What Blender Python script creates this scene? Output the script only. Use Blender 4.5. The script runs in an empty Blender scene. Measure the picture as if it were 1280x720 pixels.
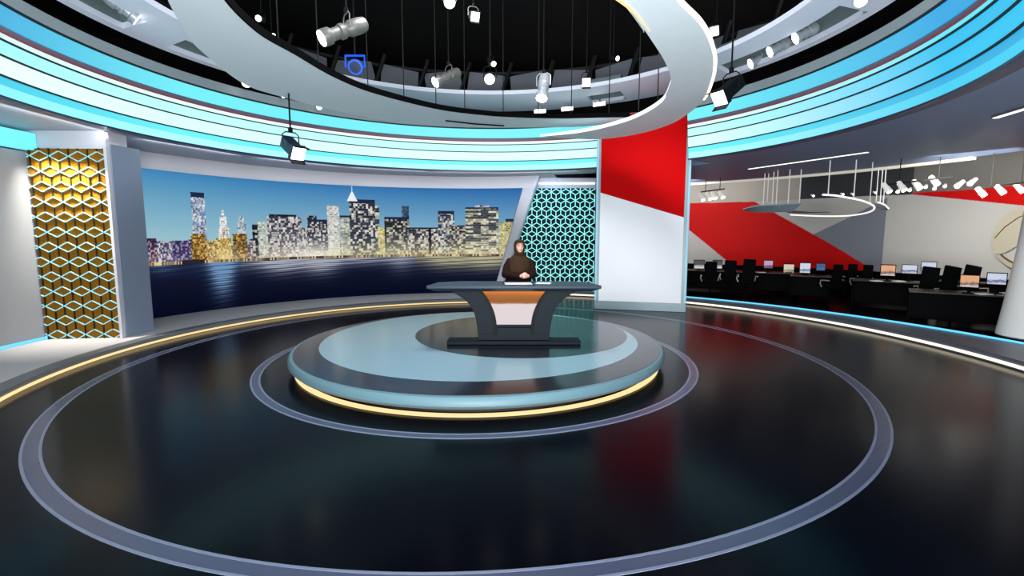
import bpy, bmesh, math, random
import numpy as np
from mathutils import Vector, Matrix
random.seed(7)
SC = bpy.context.scene
COL = SC.collection
R = math.radians
PI = math.pi
# ---------------------------------------------------------------- camera
FPX = 612.0
PITCH = 0.1105
CAMZ = 2.1
cam = bpy.data.cameras.new('camera')
cam.sensor_width = 36.0
cam.lens = FPX / 1280 * 36
cam.clip_end = 200
co = bpy.data.objects.new('camera', cam)
COL.objects.link(co)
co.location = (0, 0, CAMZ)
co.rotation_euler = (PI / 2 - PITCH, 0, 0)
SC.camera = co
SC.view_settings.view_transform = 'Standard'
SC.view_settings.look = 'None'
SC.view_settings.gamma = 1
SC.view_settings.use_curve_mapping = False
SC.view_settings.exposure = 0.0

# surveying helpers: a sight line meets a known depth, height or cylinder
def ray(px, py):
    x = (px - 640) / FPX
    y = -(py - 360) / FPX
    return Vector((x, math.cos(PITCH) + y * math.sin(PITCH), -math.sin(PITCH) + y * math.cos(PITCH)))
def at(px, py, Y):
    d = ray(px, py)
    return Vector((0, 0, CAMZ)) + d * (Y / d.y)
def atz(px, py, z):
    d = ray(px, py)
    return Vector((0, 0, CAMZ)) + d * ((z - CAMZ) / d.z)
def atc(px, py, r, c):
    d = ray(px, py)
    A = d.x ** 2 + d.y ** 2
    B = -2 * (d.x * c[0] + d.y * c[1])
    t = (-B + math.sqrt(B * B - 4 * A * (c[0] ** 2 + c[1] ** 2 - r * r))) / (2 * A)
    return Vector((0, 0, CAMZ)) + d * t
C0 = (-0.55, 8.4)          # centre of the round studio
S0 = (-1.3, 8.9)           # centre of the curved screen wall

# ---------------------------------------------------------------- materials
def s2l(c):
    return tuple(((v / 255) / 12.92 if v / 255 <= 0.04045 else ((v / 255 + 0.055) / 1.055) ** 2.4) for v in c[:3])
def mat(name, rgb, rough=0.5, metal=0.0, emit=None, es=0.0, spec=0.5, noise=0.0, nscale=20.0, bump=0.0):
    m = bpy.data.materials.new(name)
    m.use_nodes = True
    nt = m.node_tree
    b = nt.nodes['Principled BSDF']
    col = s2l(rgb) + (1,)
    b.inputs['Base Color'].default_value = col
    b.inputs['Roughness'].default_value = rough
    b.inputs['Metallic'].default_value = metal
    b.inputs['Specular IOR Level'].default_value = spec
    if emit:
        b.inputs['Emission Color'].default_value = s2l(emit) + (1,)
        b.inputs['Emission Strength'].default_value = es
    if noise or bump:
        tc = nt.nodes.new('ShaderNodeTexCoord')
        n = nt.nodes.new('ShaderNodeTexNoise')
        n.inputs['Scale'].default_value = nscale
        n.inputs['Detail'].default_value = 4
        nt.links.new(tc.outputs['Object'], n.inputs['Vector'])
        if noise:
            mx = nt.nodes.new('ShaderNodeMix')
            mx.data_type = 'RGBA'
            mx.inputs[6].default_value = tuple(v * (1 - noise) for v in col[:3]) + (1,)
            mx.inputs[7].default_value = tuple(min(1, v * (1 + noise)) for v in col[:3]) + (1,)
            nt.links.new(n.outputs['Fac'], mx.inputs[0])
            nt.links.new(mx.outputs[2], b.inputs['Base Color'])
        if bump:
            bp = nt.nodes.new('ShaderNodeBump')
            bp.inputs['Strength'].default_value = bump
            bp.inputs['Distance'].default_value = 0.01
            nt.links.new(n.outputs['Fac'], bp.inputs['Height'])
            nt.links.new(bp.outputs['Normal'], b.inputs['Normal'])
    return m
M = {}
M['floor'] = mat('polished_black_floor', (2, 3, 10), 0.19, spec=0.07, noise=0.3, nscale=0.6)
M['newsfloor'] = mat('newsroom_floor', (14, 14, 16), 0.4)
M['ring'] = mat('inlaid_ring_blue_grey', (62, 68, 90), 0.25, noise=0.05)
M['ringline'] = mat('inlaid_ring_edge', (104, 112, 134), 0.3)
M['plat'] = mat('platform_light_grey', (176, 173, 175), 0.5, spec=0.2, noise=0.06, nscale=1.2)
M['platedge'] = mat('platform_edge_grey', (92, 94, 98), 0.4)
M['tread'] = mat('tread_slate', (62, 68, 82), 0.35)
M['warm'] = mat('warm_led', (40, 30, 20), 0.5, emit=(255, 222, 160), es=1.15)
M['warmw'] = mat('warm_white_led', (40, 36, 30), 0.5, emit=(255, 240, 212), es=1.6)
M['bluel'] = mat('cyan_led_line', (10, 30, 40), 0.5, emit=(105, 205, 250), es=1.3)
M['white_led'] = mat('white_led', (60, 60, 60), 0.5, emit=(255, 255, 255), es=1.6)
M['lens'] = mat('spotlight_lens', (200, 200, 200), 0.3, emit=(255, 252, 245), es=6)
M['lens_n'] = mat('panel_light_face', (200, 200, 200), 0.3, emit=(255, 252, 248), es=3)
M['cream'] = mat('cream_cove', (190, 185, 170), 0.5, emit=(205, 200, 185), es=0.55)
M['halo'] = mat('halo_pale_grey', (214, 225, 230), 0.45, spec=0.3)
M['haloedge'] = mat('halo_black_edge', (3, 3, 4), 0.9, spec=0.05)
M['annul'] = mat('ceiling_ring_pale_grey', (222, 226, 240), 0.5, spec=0.2)
M['pocket'] = mat('pocket_grey_green', (110, 124, 126), 0.5)
M['stripa'] = mat('cornice_grey_green', (128, 140, 145), 0.4)
M['soffit'] = mat('soffit_grey', (150, 152, 164), 0.45)
M['nsoffit'] = mat('newsroom_ceiling_slate', (120, 138, 172), 0.5, spec=0.2)
M['black'] = mat('matt_black', (7, 7, 8), 0.7)
M['darkroom'] = mat('dark_rig_space', (5, 5, 6), 0.9)
M['gap'] = mat('band_recess', (95, 85, 100), 0.5)
M['redline'] = mat('band_red_line', (150, 30, 40), 0.5)
M['wallgrey'] = mat('wall_mid_grey', (138, 138, 142), 0.5, spec=0.2, noise=0.05, nscale=1.5)
M['frame'] = mat('screen_wall_pale_grey', (188, 188, 196), 0.4)
M['slab'] = mat('slab_blue_grey', (112, 122, 142), 0.35)
M['gold'] = mat('gold_backing', (122, 80, 10), 0.7, noise=0.25, nscale=3, spec=0.1)
M['latglow'] = mat('lattice_lit_bar', (120, 160, 165), 0.4, emit=(150, 220, 225), es=0.55)
M['latdark'] = mat('lattice_dark_bar', (16, 22, 22), 0.4)
M['latcyan'] = mat('lattice_cyan_bar', (80, 170, 175), 0.4, emit=(145, 222, 212), es=0.9)
M['latback'] = mat('lattice_dark_backing', (5, 16, 22), 0.5, spec=0.1, emit=(4, 40, 60), es=0.2)
M['podtop'] = mat('podium_pale_blue', (130, 158, 170), 0.2, noise=0.03, nscale=2)
M['poddark'] = mat('podium_dark_gloss', (34, 37, 44), 0.16)
M['podrim'] = mat('podium_rim_teal_grey', (92, 122, 132), 0.42, spec=0.3)
M['desk'] = mat('desk_slate', (17, 25, 33), 0.5, spec=0.10)
M['desktop'] = mat('desk_top_slate', (42, 52, 64), 0.4, spec=0.2)
M['deskdark'] = mat('desk_dark', (4, 6, 8), 0.5, spec=0.1)
M['paper'] = mat('white_paper', (245, 245, 245), 0.6)
M['colred'] = mat('pillar_red', (186, 0, 3), 0.6, spec=0.04)
M['colwhite'] = mat('pillar_white', (232, 232, 236), 0.5, spec=0.2)
M['colframe'] = mat('pillar_frame_teal_grey', (128, 150, 158), 0.3)
M['coledge'] = mat('pillar_led_edge', (120, 150, 165), 0.4, emit=(120, 185, 215), es=0.55)
M['bluewash'] = mat('blue_fixture', (10, 50, 140), 0.4, emit=(15, 90, 220), es=0.8)
M['fixblack'] = mat('fixture_black', (6, 7, 10), 0.7, spec=0.15)
M['fixblue'] = mat('fixture_navy', (16, 26, 62), 0.35)
M['fixgrey'] = mat('fixture_grey', (104, 104, 100), 0.4, metal=0.3, noise=0.3, nscale=14)
M['fixsilver'] = mat('fixture_silver', (170, 176, 182), 0.35, metal=0.3)
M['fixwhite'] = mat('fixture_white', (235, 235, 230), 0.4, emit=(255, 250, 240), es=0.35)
M['cable'] = mat('steel_cable', (26, 25, 25), 0.8, spec=0.1)
M['acoustic'] = mat('rig_panel_grey', (120, 124, 134), 0.6)
M['postw'] = mat('pale_flared_post', (225, 220, 215), 0.35)
M['nw_desk'] = mat('newsroom_desk_dark', (5, 5, 6), 0.6, spec=0.04)
M['nw_top'] = mat('newsroom_desk_top', (50, 45, 40), 0.4, spec=0.2)
M['nw_chair'] = mat('newsroom_chair_black', (6, 7, 8), 0.8, spec=0.05)
M['chrome'] = mat('chair_armrest_grey', (180, 176, 166), 0.3, metal=0.3)
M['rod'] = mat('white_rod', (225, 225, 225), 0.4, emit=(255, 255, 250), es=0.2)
M['tube'] = mat('white_tube_light', (230, 230, 225), 0.4, emit=(255, 252, 244), es=0.9)
M['crescent'] = mat('crescent_grey', (165, 180, 188), 0.5)
M['emblem'] = mat('emblem_pale_gold', (196, 188, 168), 0.4)
M['emblemd'] = mat('emblem_dark_line', (96, 74, 44), 0.4)
M['skin'] = mat('skin', (214, 160, 140), 0.5)
M['hijab'] = mat('brown_scarf', (52, 36, 24), 0.85, spec=0.08, noise=0.15, nscale=30)
M['dress'] = mat('dark_brown_robe', (33, 19, 16), 0.85, spec=0.08, noise=0.15, nscale=20)
M['undercap'] = mat('black_cap', (22, 17, 16), 0.8)
M['lips'] = mat('lips', (176, 70, 74), 0.4)
M['dark'] = mat('dark_eye', (24, 16, 14), 0.3)
M['shoe'] = mat('black_shoe', (14, 13, 13), 0.4)

def node_mat(name):
    m = bpy.data.materials.new(name)
    m.use_nodes = True
    nt = m.node_tree
    return m, nt, nt.nodes['Principled BSDF']
# LED strip colour varies along the ring (azimuth), brightest and palest at the back
def led_mat(name, mid, ends, es):
    m, nt, b = node_mat(name)
    tc = nt.nodes.new('ShaderNodeTexCoord')
    sx = nt.nodes.new('ShaderNodeSeparateXYZ')
    nt.links.new(tc.outputs['Object'], sx.inputs[0])
    sub = nt.nodes.new('ShaderNodeMath'); sub.operation = 'SUBTRACT'; sub.inputs[1].default_value = C0[0]
    nt.links.new(sx.outputs['X'], sub.inputs[0])
    suy = nt.nodes.new('ShaderNodeMath'); suy.operation = 'SUBTRACT'; suy.inputs[1].default_value = C0[1]
    nt.links.new(sx.outputs['Y'], suy.inputs[0])
    at2 = nt.nodes.new('ShaderNodeMath'); at2.operation = 'ARCTAN2'
    nt.links.new(sub.outputs[0], at2.inputs[0]); nt.links.new(suy.outputs[0], at2.inputs[1])
    mr = nt.nodes.new('ShaderNodeMapRange')
    mr.inputs['From Min'].default_value = -PI; mr.inputs['From Max'].default_value = PI
    nt.links.new(at2.outputs[0], mr.inputs['Value'])
    cr = nt.nodes.new('ShaderNodeValToRGB')
    el = cr.color_ramp.elements
    el[0].position = 0.20; el[0].color = s2l(ends[0]) + (1,)
    el[1].position = 0.785; el[1].color = s2l(ends[1]) + (1,)
    for p in (0.30, 0.65):
        e = el.new(p); e.color = s2l(mid) + (1,)
    nt.links.new(mr.outputs[0], cr.inputs[0])
    b.inputs['Base Color'].default_value = (0.05, 0.1, 0.1, 1)
    b.inputs['Roughness'].default_value = 0.5
    nt.links.new(cr.outputs[0], b.inputs['Emission Color'])
    b.inputs['Emission Strength'].default_value = es
    return m

# ---------------------------------------------------------------- mesh builder
class MB:
    def __init__(s):
        s.v = []; s.f = []
    def add(s, vs, fs, mtx=None):
        o = len(s.v)
        for p in vs:
            p = Vector(p)
            if mtx is not None: p = mtx @ p
            s.v.append(tuple(p))
        for f in fs: s.f.append(tuple(i + o for i in f))
        return s
    def box(s, c, d, mtx=None):
        x, y, z = c; a, b, h = d[0] / 2, d[1] / 2, d[2] / 2
        vs = [(x + i * a, y + j * b, z + k * h) for k in (-1, 1) for j in (-1, 1) for i in (-1, 1)]
        fs = [(0, 2, 3, 1), (4, 5, 7, 6), (0, 1, 5, 4), (2, 6, 7, 3), (0, 4, 6, 2), (1, 3, 7, 5)]
        return s.add(vs, fs, mtx)
    def lathe(s, prof, n=24, mtx=None):          # prof = [(r,z)...], closed at the ends
        vs = []; fs = []
        for r, z in prof:
            for i in range(n):
                a = 2 * PI * i / n
                vs.append((r * math.cos(a), r * math.sin(a), z))
        for k in range(len(prof) - 1):
            for i in range(n):
                j = (i + 1) % n
                fs.append((k * n + i, k * n + j, (k + 1) * n + j, (k + 1) * n + i))
        fs.append(tuple(range(n))[::-1]); fs.append(tuple((len(prof) - 1) * n + i for i in range(n)))
        return s.add(vs, fs, mtx)
    def sweep(s, prof, a0, a1, c=C0, n=None):    # closed profile [(r,z)...] about a centre, azimuth 0 = +Y, degrees
        full = abs(a1 - a0) >= 359.9
        n = n or max(2, int(abs(a1 - a0) / 1.5))
        m = len(prof); vs = []; fs = []
        cnt = n if full else n + 1
        for i in range(cnt):
            a = R(a0 + (a1 - a0) * i / n)
            for r, z in prof:
                vs.append((c[0] + r * math.sin(a), c[1] + r * math.cos(a), z))
        for i in range(n):
            j = (i + 1) % cnt
            for k in range(m):
                l = (k + 1) % m
                fs.append((i * m + k, j * m + k, j * m + l, i * m + l))
        if not full:
            fs.append(tuple(range(m))[::-1]); fs.append(tuple(n * m + k for k in range(m)))
        return s.add(vs, fs)
    def tube(s, pts, r, n=8, mtx=None, closed=False):
        pts = [Vector(p) for p in pts]
        rs = r if isinstance(r, (list, tuple)) else [r] * len(pts)
        vs = []; fs = []; prev = None
        L = len(pts)
        for i, p in enumerate(pts):
            if closed: t = pts[(i + 1) % L] - pts[i - 1]
            else: t = (pts[min(i + 1, L - 1)] - pts[max(i - 1, 0)])
            t.normalize()
            if prev is None:
                u = t.orthogonal().normalized()
            else:
                u = (prev - t * prev.dot(t)).normalized()
            prev = u; w = t.cross(u)
            for k in range(n):
                a = 2 * PI * k / n
                vs.append(p + (u * math.cos(a) + w * math.sin(a)) * rs[i])
        for i in range(L if closed else L - 1):
            j = (i + 1) % L
            for k in range(n):
                l = (k + 1) % n
                fs.append((i * n + k, i * n + l, j * n + l, j * n + k))
        if not closed:
            fs.append(tuple(range(n))[::-1]); fs.append(tuple((L - 1) * n + k for k in range(n)))
        return s.add(vs, fs, mtx)
    def ball(s, c, r, n=12, mtx=None):
        rx, ry, rz = r if isinstance(r, (list, tuple)) else (r, r, r)
        vs = [(c[0], c[1], c[2] - rz)]; fs = []; m = n // 2
        for k in range(1, m):
            p = -PI / 2 + PI * k / m
            for i in range(n):
                a = 2 * PI * i / n
                vs.append((c[0] + rx * math.cos(p) * math.cos(a), c[1] + ry * math.cos(p) * math.sin(a), c[2] + rz * math.sin(p)))
        vs.append((c[0], c[1], c[2] + rz)); T = len(vs) - 1
        for i in range(n):
            j = (i + 1) % n
            fs.append((0, 1 + j, 1 + i)); fs.append((T, 1 + (m - 2) * n + i, 1 + (m - 2) * n + j))
            for k in range(m - 2):
                fs.append((1 + k * n + i, 1 + k * n + j, 1 + (k + 1) * n + j, 1 + (k + 1) * n + i))
        return s.add(vs, fs, mtx)
    def limb(s, pts, rs, n=12):
        s.tube(pts, rs, n)
        for p, r in zip(pts, rs): s.ball(p, r * 0.99, n)
        return s
    def strip(s, top, bot, zt, zb):              # solid between two polylines (same length), extruded zb..zt
        L = len(top); vs = []; fs = []
        for a, b in zip(top, bot):
            vs += [(a[0], a[1], zb), (b[0], b[1], zb), (b[0], b[1], zt), (a[0], a[1], zt)]
        for i in range(L - 1):
            for k in range(4):
                l = (k + 1) % 4
                fs.append((i * 4 + k, i * 4 + l, (i + 1) * 4 + l, (i + 1) * 4 + k))
        fs.append((3, 2, 1, 0)); fs.append(tuple((L - 1) * 4 + k for k in range(4)))
        return s.add(vs, fs)
    def prism(s, poly, y0, y1, mtx=None):        # polygon in (x,z), extruded along y
        n = len(poly)
        vs = [(p[0], y0, p[1]) for p in poly] + [(p[0], y1, p[1]) for p in poly]
        fs = [tuple(range(n)), tuple(range(n, 2 * n))[::-1]] + [(i, (i + 1) % n, n + (i + 1) % n, n + i) for i in range(n)]
        return s.add(vs, fs, mtx)
    def build(s, name, m, parent=None, smooth=40, bevel=0.0):
        me = bpy.data.meshes.new(name)
        me.from_pydata(s.v, [], s.f)
        bm = bmesh.new(); bm.from_mesh(me)
        bmesh.ops.remove_doubles(bm, verts=bm.verts, dist=1e-6)
        bmesh.ops.recalc_face_normals(bm, faces=bm.faces)
        bm.to_mesh(me); bm.free()
        me.materials.append(m if not isinstance(m, str) else M[m])
        if smooth:
            for p in me.polygons: p.use_smooth = True
            me.set_sharp_from_angle(angle=R(smooth))
        o = bpy.data.objects.new(name, me)
        COL.objects.link(o)
        if parent is not None: o.parent = parent
        if bevel:
            b = o.modifiers.new('bevel', 'BEVEL'); b.width = bevel; b.segments = 2; b.limit_method = 'ANGLE'
        return o
def thing(name, label, cat, loc=(0, 0, 0), rz=0.0, group=None):
    o = bpy.data.objects.new(name, None); COL.objects.link(o)
    o.empty_display_size = 0.1
    o.location = loc; o.rotation_euler = (0, 0, rz)
    o['label'] = label; o['category'] = cat
    if group: o['group'] = group
    return o
def tag(o, label, cat, group=None):
    o['label'] = label; o['category'] = cat
    if group: o['group'] = group
    return o
def struct(o):
    o['kind'] = 'structure'; return o
def look(d):
    """rotation taking local +Z to direction d"""
    return Vector(d).normalized().to_track_quat('Z', 'Y').to_matrix().to_4x4()
def spline(pts, n=6):
    pts = [Vector((p[0], p[1], 0)) for p in pts]; out = []
    for i in range(len(pts) - 1):
        a = pts[max(i - 1, 0)]; b = pts[i]; c = pts[i + 1]; d = pts[min(i + 2, len(pts) - 1)]
        for k in range(n):
            t = k / n
            out.append(0.5 * ((2 * b) + (c - a) * t + (2 * a - 5 * b + 4 * c - d) * t * t + (3 * b - 3 * c + d - a) * t ** 3))
    out.append(pts[-1]); return out
def resamp(pts, n):
    L = [0]
    for a, b in zip(pts, pts[1:]): L.append(L[-1] + (b - a).length)
    out = []; j = 0
    for i in range(n):
        t = L[-1] * i / (n - 1)
        while j < len(L) - 2 and L[j + 1] < t: j += 1
        f = (t - L[j]) / max(1e-9, L[j + 1] - L[j])
        out.append(pts[j].lerp(pts[j + 1], min(1, max(0, f))))
    return out

# ================================================================ THE SETTING
f = MB().box((3, 10, -0.1), (48, 48, 0.2)).build('floor', 'floor', smooth=0); struct(f)
def floor_ring(name, r0, r1):
    o = MB().sweep([(r0, 0.0005), (r1, 0.0005), (r1, 0.003), (r0, 0.003)], 0, 360, n=200).build(name, 'ring'); struct(o)
    for r in (r0, r1):
        MB().sweep([(r - .012, 0.001), (r + .012, 0.001), (r + .012, 0.0045), (r - .012, 0.0045)], 0, 360, n=200).build('edge_line', 'ringline', o)
floor_ring('trim_1', 5.575, 5.71)
floor_ring('trim_2', 3.45, 3.56)

# dark shell far around and above the rig
struct(MB().sweep([(16.6, 3.9), (16.9, 3.9), (16.9, 9.0), (16.6, 9.0)], -150, 150, n=120).build('wall_outer', 'darkroom'))
struct(MB().sweep([(0.01, 9.0), (16.9, 9.0), (16.9, 9.2), (0.01, 9.2)], 0, 360, n=90).build('ceiling', 'darkroom'))
# newsroom / aisle soffit with cove edge
sof = MB().sweep([(6.86, 3.97), (12.5, 3.97), (12.5, 4.12), (6.86, 4.12)], 49.5, 150).build('ceiling_newsroom', 'nsoffit'); struct(sof)
struct(MB().sweep([(7.75, 3.97), (12.5, 3.97), (12.5, 4.12), (7.75, 4.12)], 14, 49.5).build('ceiling_newsroom_back', 'nsoffit'))
MB().sweep([(12.40, 3.90), (12.54, 3.90), (12.54, 3.968), (12.40, 3.968)], 14, 72).build('cove_light', 'cream', sof)
sof2 = MB().sweep([(6.86, 3.97), (9.6, 3.97), (9.6, 4.12), (6.86, 4.12)], -150, 28).build('ceiling_stage', 'soffit'); struct(sof2)
# newsroom back wall: colour areas set by height and azimuth
def wall_paint():
    m, nt, b = node_mat('newsroom_wall_paint')
    at_ = nt.nodes.new('ShaderNodeAttribute'); at_.attribute_name = 'paint'
    nt.links.new(at_.outputs['Color'], b.inputs['Base Color'])
    b.inputs['Roughness'].default_value = 0.6
    b.inputs['Specular IOR Level'].default_value = 0.15
    return m
RW = 16.0
def newsroom_wall():
    az0, az1, nz, na = 12.0, 112.0, 300, 1200
    z0, z1 = 0.0, 4.6
    vs = []; fs = []
    for i in range(na + 1):
        a = R(az0 + (az1 - az0) * i / na)
        for k in range(nz + 1):
            vs.append((C0[0] + RW * math.sin(a), C0[1] + RW * math.cos(a), z0 + (z1 - z0) * k / nz))
    for i in range(na):
        for k in range(nz):
            q = i * (nz + 1) + k
            fs.append((q, q + 1, q + nz + 2, q + nz + 1))
    me = bpy.data.meshes.new('wall_newsroom'); me.from_pydata(vs, [], fs)
    V = np.array(vs)
    # boundary lines are fixed to the wall: surveyed as (azimuth, height)
    def sv(px, py):
        p = atc(px, py, RW, C0); return math.degrees(math.atan2(p.x - C0[0], p.y - C0[1])), p.z
    az = np.degrees(np.arctan2(V[:, 0] - C0[0], V[:, 1] - C0[1])); z = V[:, 2]
    def line(pts):
        q = sorted(sv(*p) for p in pts)
        xs = [p[0] for p in q]; zs = [p[1] for p in q]
        m0 = (zs[1] - zs[0]) / (xs[1] - xs[0]); m1 = (zs[-1] - zs[-2]) / (xs[-1] - xs[-2])
        r = np.interp(az, xs, zs)
        r = np.where(az < xs[0], zs[0] + m0 * (az - xs[0]), r)
        return np.where(az > xs[-1], zs[-1] + m1 * (az - xs[-1]), r)
    pale = np.array(s2l((196, 194, 190))); red = np.array(s2l((205, 8, 6)))
    beige = np.array(s2l((184, 178, 168))); slate = np.array(s2l((128, 134, 146))); dk = np.array(s2l((60, 62, 66)))
    col = np.tile(pale, (len(V), 1))
    top = line([(860, 254), (943, 252), (1060, 246), (1140, 243)])
    up = line([(943, 252), (968, 266), (1040, 306), (1086, 334)])
    lo = line([(857, 284), (905, 323), (960, 368)])
    col[(z < up) & (z > lo) & (z < top)] = red
    sl = line([(1025, 289), (1055, 275), (1088, 258)]); azs = sv(1150, 300)[0]
    col[(z < sl) & (z >= up) & (az < azs)] = slate  # darker blue-grey area below the slanting line
    blend = np.clip((az - sv(1095, 300)[0]) / (azs - sv(1095, 300)[0]), 0, 1)[:, None]
    msk = (z < sl) & (z >= up) & (az < azs)
    azr = sv(1105, 300)[0]
    col[msk & (az > azr)] = pale
    azm = sv(1000, 250)[0]
    col[(z >= top) & (az < azm)] = beige
    col[(z >= top) & (az >= azm)] = dk
    b0 = line([(1140, 243), (1200, 249), (1280, 257)]); b1 = line([(1140, 241), (1200, 238), (1280, 231)])
    azw = sv(1140, 242)[0]
    col[(az > azw) & (z > b0) & (z <= b1)] = red
    col[(az > azw) & (z > b1)] = np.array(s2l((118, 116, 112)))
    ca = me.color_attributes.new('paint', 'FLOAT_COLOR', 'POINT')
    ca.data.foreach_set('color', np.c_[col, np.ones(len(V))].astype(np.float32).ravel())
    me.materials.append(wall_paint())
    for p in me.polygons: p.use_smooth = True
    o = bpy.data.objects.new('wall_newsroom', me); COL.objects.link(o); struct(o)
    so = o.modifiers.new('thick', 'SOLIDIFY'); so.thickness = 0.2; so.offset = 1
    return sv
newsroom_wall()

# ================================================================ PLATFORMS
t = thing('walkway_platform', 'low light grey curved platform with warm LED edge in front of the skyline screen', 'platform', (0, 0, 0))
MB().sweep([(6.46, 0.0), (9.9, 0.0), (9.9, 0.12), (6.46, 0.12)], -140, 14, n=180).build('deck', 'plat', t)
MB().sweep([(6.36, 0.05), (6.60, 0.05), (6.60, 0.123), (6.36, 0.123)], -140, 14, n=180).build('nosing', 'platedge', t, bevel=0.008)
MB().sweep([(6.33, 0.022), (6.47, 0.022), (6.47, 0.050), (6.33, 0.050)], -140, 14, n=180).build('led_strip', 'warm', t)
t = thing('walkway_platform', 'slate curved step with white front light and cyan back light along the newsroom', 'platform', (0, 0, 0))
cb = (-1.96, 6.44); rb = 11.24
top = []; bot = []
for i in range(150):
    a = R(15 + 110 * i / 149)
    bot.append(Vector((C0[0] + 8.45 * math.sin(a), C0[1] + 8.45 * math.cos(a))))
    d = Vector((math.sin(a), math.cos(a)))
    # outer edge: distance from C0 along d to circle cb, rb
    w = Vector((C0[0] - cb[0], C0[1] - cb[1])); B = w.dot(d)
    s_ = -B + math.sqrt(B * B - (w.dot(w) - rb * rb))
    top.append(Vector((C0[0] + s_ * d.x, C0[1] + s_ * d.y)))
MB().strip(top, bot, 0.15, 0.0).build('deck', 'tread', t)
MB().sweep([(8.40, 0.035), (8.47, 0.035), (8.47, 0.075), (8.40, 0.075)], 15, 125, n=150).build('led_strip', 'warmw', t)
MB().tube([(p.x, p.y, 0.165) for p in top], 0.022, 6).build('back_led_strip', 'bluel', t)

# ================================================================ PODIUM
t = thing('podium', 'round two-tone podium with pale blue disc and warm light ring under its rim', 'podium', (C0[0], C0[1], 0))
o0 = (0, 0)
MB().sweep([(0.01, 0.0), (2.82, 0.0), (2.82, 0.12), (0.01, 0.12)], 0, 360, o0, 160).build('base', 'black', t)
MB().sweep([(2.90, 0.006), (2.99, 0.006), (2.99, 0.022), (2.90, 0.022)], 0, 360, o0, 160).build('led_ring', 'warm', t)
MB().sweep([(2.7, 0.12), (2.95, 0.105), (3.03, 0.115), (3.075, 0.16), (3.075, 0.22), (3.045, 0.262), (2.99, 0.27), (2.9, 0.27), (2.7, 0.25)], 0, 360, o0, 200).build('rim', 'podrim', t)
MB().sweep([(0.01, 0.24), (3.0, 0.24), (3.0, 0.273), (0.01, 0.273)], 0, 360, o0, 200).build('outer_deck', 'poddark', t)
MB().sweep([(0.01, 0.270), (2.72, 0.270), (2.72, 0.276), (0.01, 0.276)], 0, 360, (0.0, 0.25), 200).build('pale_disc', 'podtop', t)
MB().sweep([(0.01, 0.273), (1.93, 0.273), (1.93, 0.2785), (0.01, 0.2785)], 0, 360, (0.715, 0.58), 160).build('inner_disc', 'poddark', t)
PZ = 0.2785

# ================================================================ NEWS DESK
DX, DY = 0.03, 7.95
t = thing('news_desk', 'slate presenter desk with flared legs and glowing orange and white front panel', 'desk', (DX, DY, PZ))
def dz(y, Y=DY): return at(640, y, Y).z - PZ
def dxp(x, Y=DY): return at(x, 360, Y).x - DX
W = FPX / 7.95
# base plate
MB().box((0, 0.10, 0.035), (2.20, 0.30, 0.07)).build('base_plate', 'desk', t, bevel=0.012)
MB().prism([(-0.60, 0.06), (0.60, 0.06), (0.57, 0.30), (-0.57, 0.30)], 0.02, 0.22).build('plinth', 'desk', t, bevel=0.01)
Lo = [(562, 363), (572, 369), (583, 377), (590, 387), (594, 398), (597, 418)]
Li = [(601, 363), (608, 372), (614, 383), (618, 394), (620, 406), (620, 418)]
for sgn in (-1, 1):
    po = [(sgn * abs(dxp(x) - dxp(642)), dz(y)) for x, y in Lo]
    pi = [(sgn * abs(dxp(x) - dxp(642)), dz(y)) for x, y in Li]
    q = [(p.x, p.y) for p in spline(po, 5)] + [(p.x, p.y) for p in spline(pi[::-1], 5)]
    MB().prism(q, 0.0, 0.22).build('leg', 'desk', t, bevel=0.01)
    ins = [(p.x * 0.985, p.y) for p in spline(pi, 5)]
    q = [(p[0], p[1]) for p in ins] + [(p[0] + sgn * 0.055, p[1]) for p in ins[::-1]]
    MB().prism(q, -0.02, 0.02).build('leg_trim', 'deskdark', t)
# glowing front panel with orange top
def panel_mat():
    m, nt, b = node_mat('desk_front_panel')
    tc = nt.nodes.new('ShaderNodeTexCoord'); sx = nt.nodes.new('ShaderNodeSeparateXYZ')
    nt.links.new(tc.outputs['Object'], sx.inputs[0])
    mr = nt.nodes.new('ShaderNodeMapRange'); mr.inputs['From Min'].default_value = dz(406); mr.inputs['From Max'].default_value = dz(363)
    nz = nt.nodes.new('ShaderNodeTexNoise'); nz.inputs['Scale'].default_value = 3.0
    nt.links.new(tc.outputs['Object'], nz.inputs['Vector'])
    ad = nt.nodes.new('ShaderNodeMath'); ad.operation = 'MULTIPLY_ADD'; ad.inputs[1].default_value = 0.06
    nt.links.new(nz.outputs['Fac'], ad.inputs[0])
    nt.links.new(sx.outputs['Z'], mr.inputs['Value']); nt.links.new(mr.outputs[0], ad.inputs[2])
    cr = nt.nodes.new('ShaderNodeValToRGB'); el = cr.color_ramp.elements
    el[0].position = 0; el[0].color = s2l((226, 214, 218)) + (1,)
    el[1].position = 1.0; el[1].color = s2l((232, 140, 30)) + (1,)
    for p, c in ((0.62, (228, 214, 214)), (0.655, (176, 110, 60)), (0.72, (150, 84, 12)), (0.88, (176, 100, 6)), (0.97, (232, 118, 14))):
        e = el.new(p); e.color = s2l(c) + (1,)
    nt.links.new(ad.outputs[0], cr.inputs[0])
    b.inputs['Base Color'].default_value = (0.002, 0.002, 0.002, 1); b.inputs['Roughness'].default_value = 0.5; b.inputs['Specular IOR Level'].default_value = 0.1
    nt.links.new(cr.outputs[0], b.inputs['Emission Color']); b.inputs['Emission Strength'].default_value = 0.95
    return m
pi = [(abs(dxp(x) - dxp(642)), dz(y)) for x, y in Li[:-1]]
pr = [(p.x, p.y) for p in spline(pi, 5)]
MB().prism(pr + [(-x, z) for x, z in pr[::-1]], 0.02, 0.06).build('front_panel', panel_mat(), t)
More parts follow.
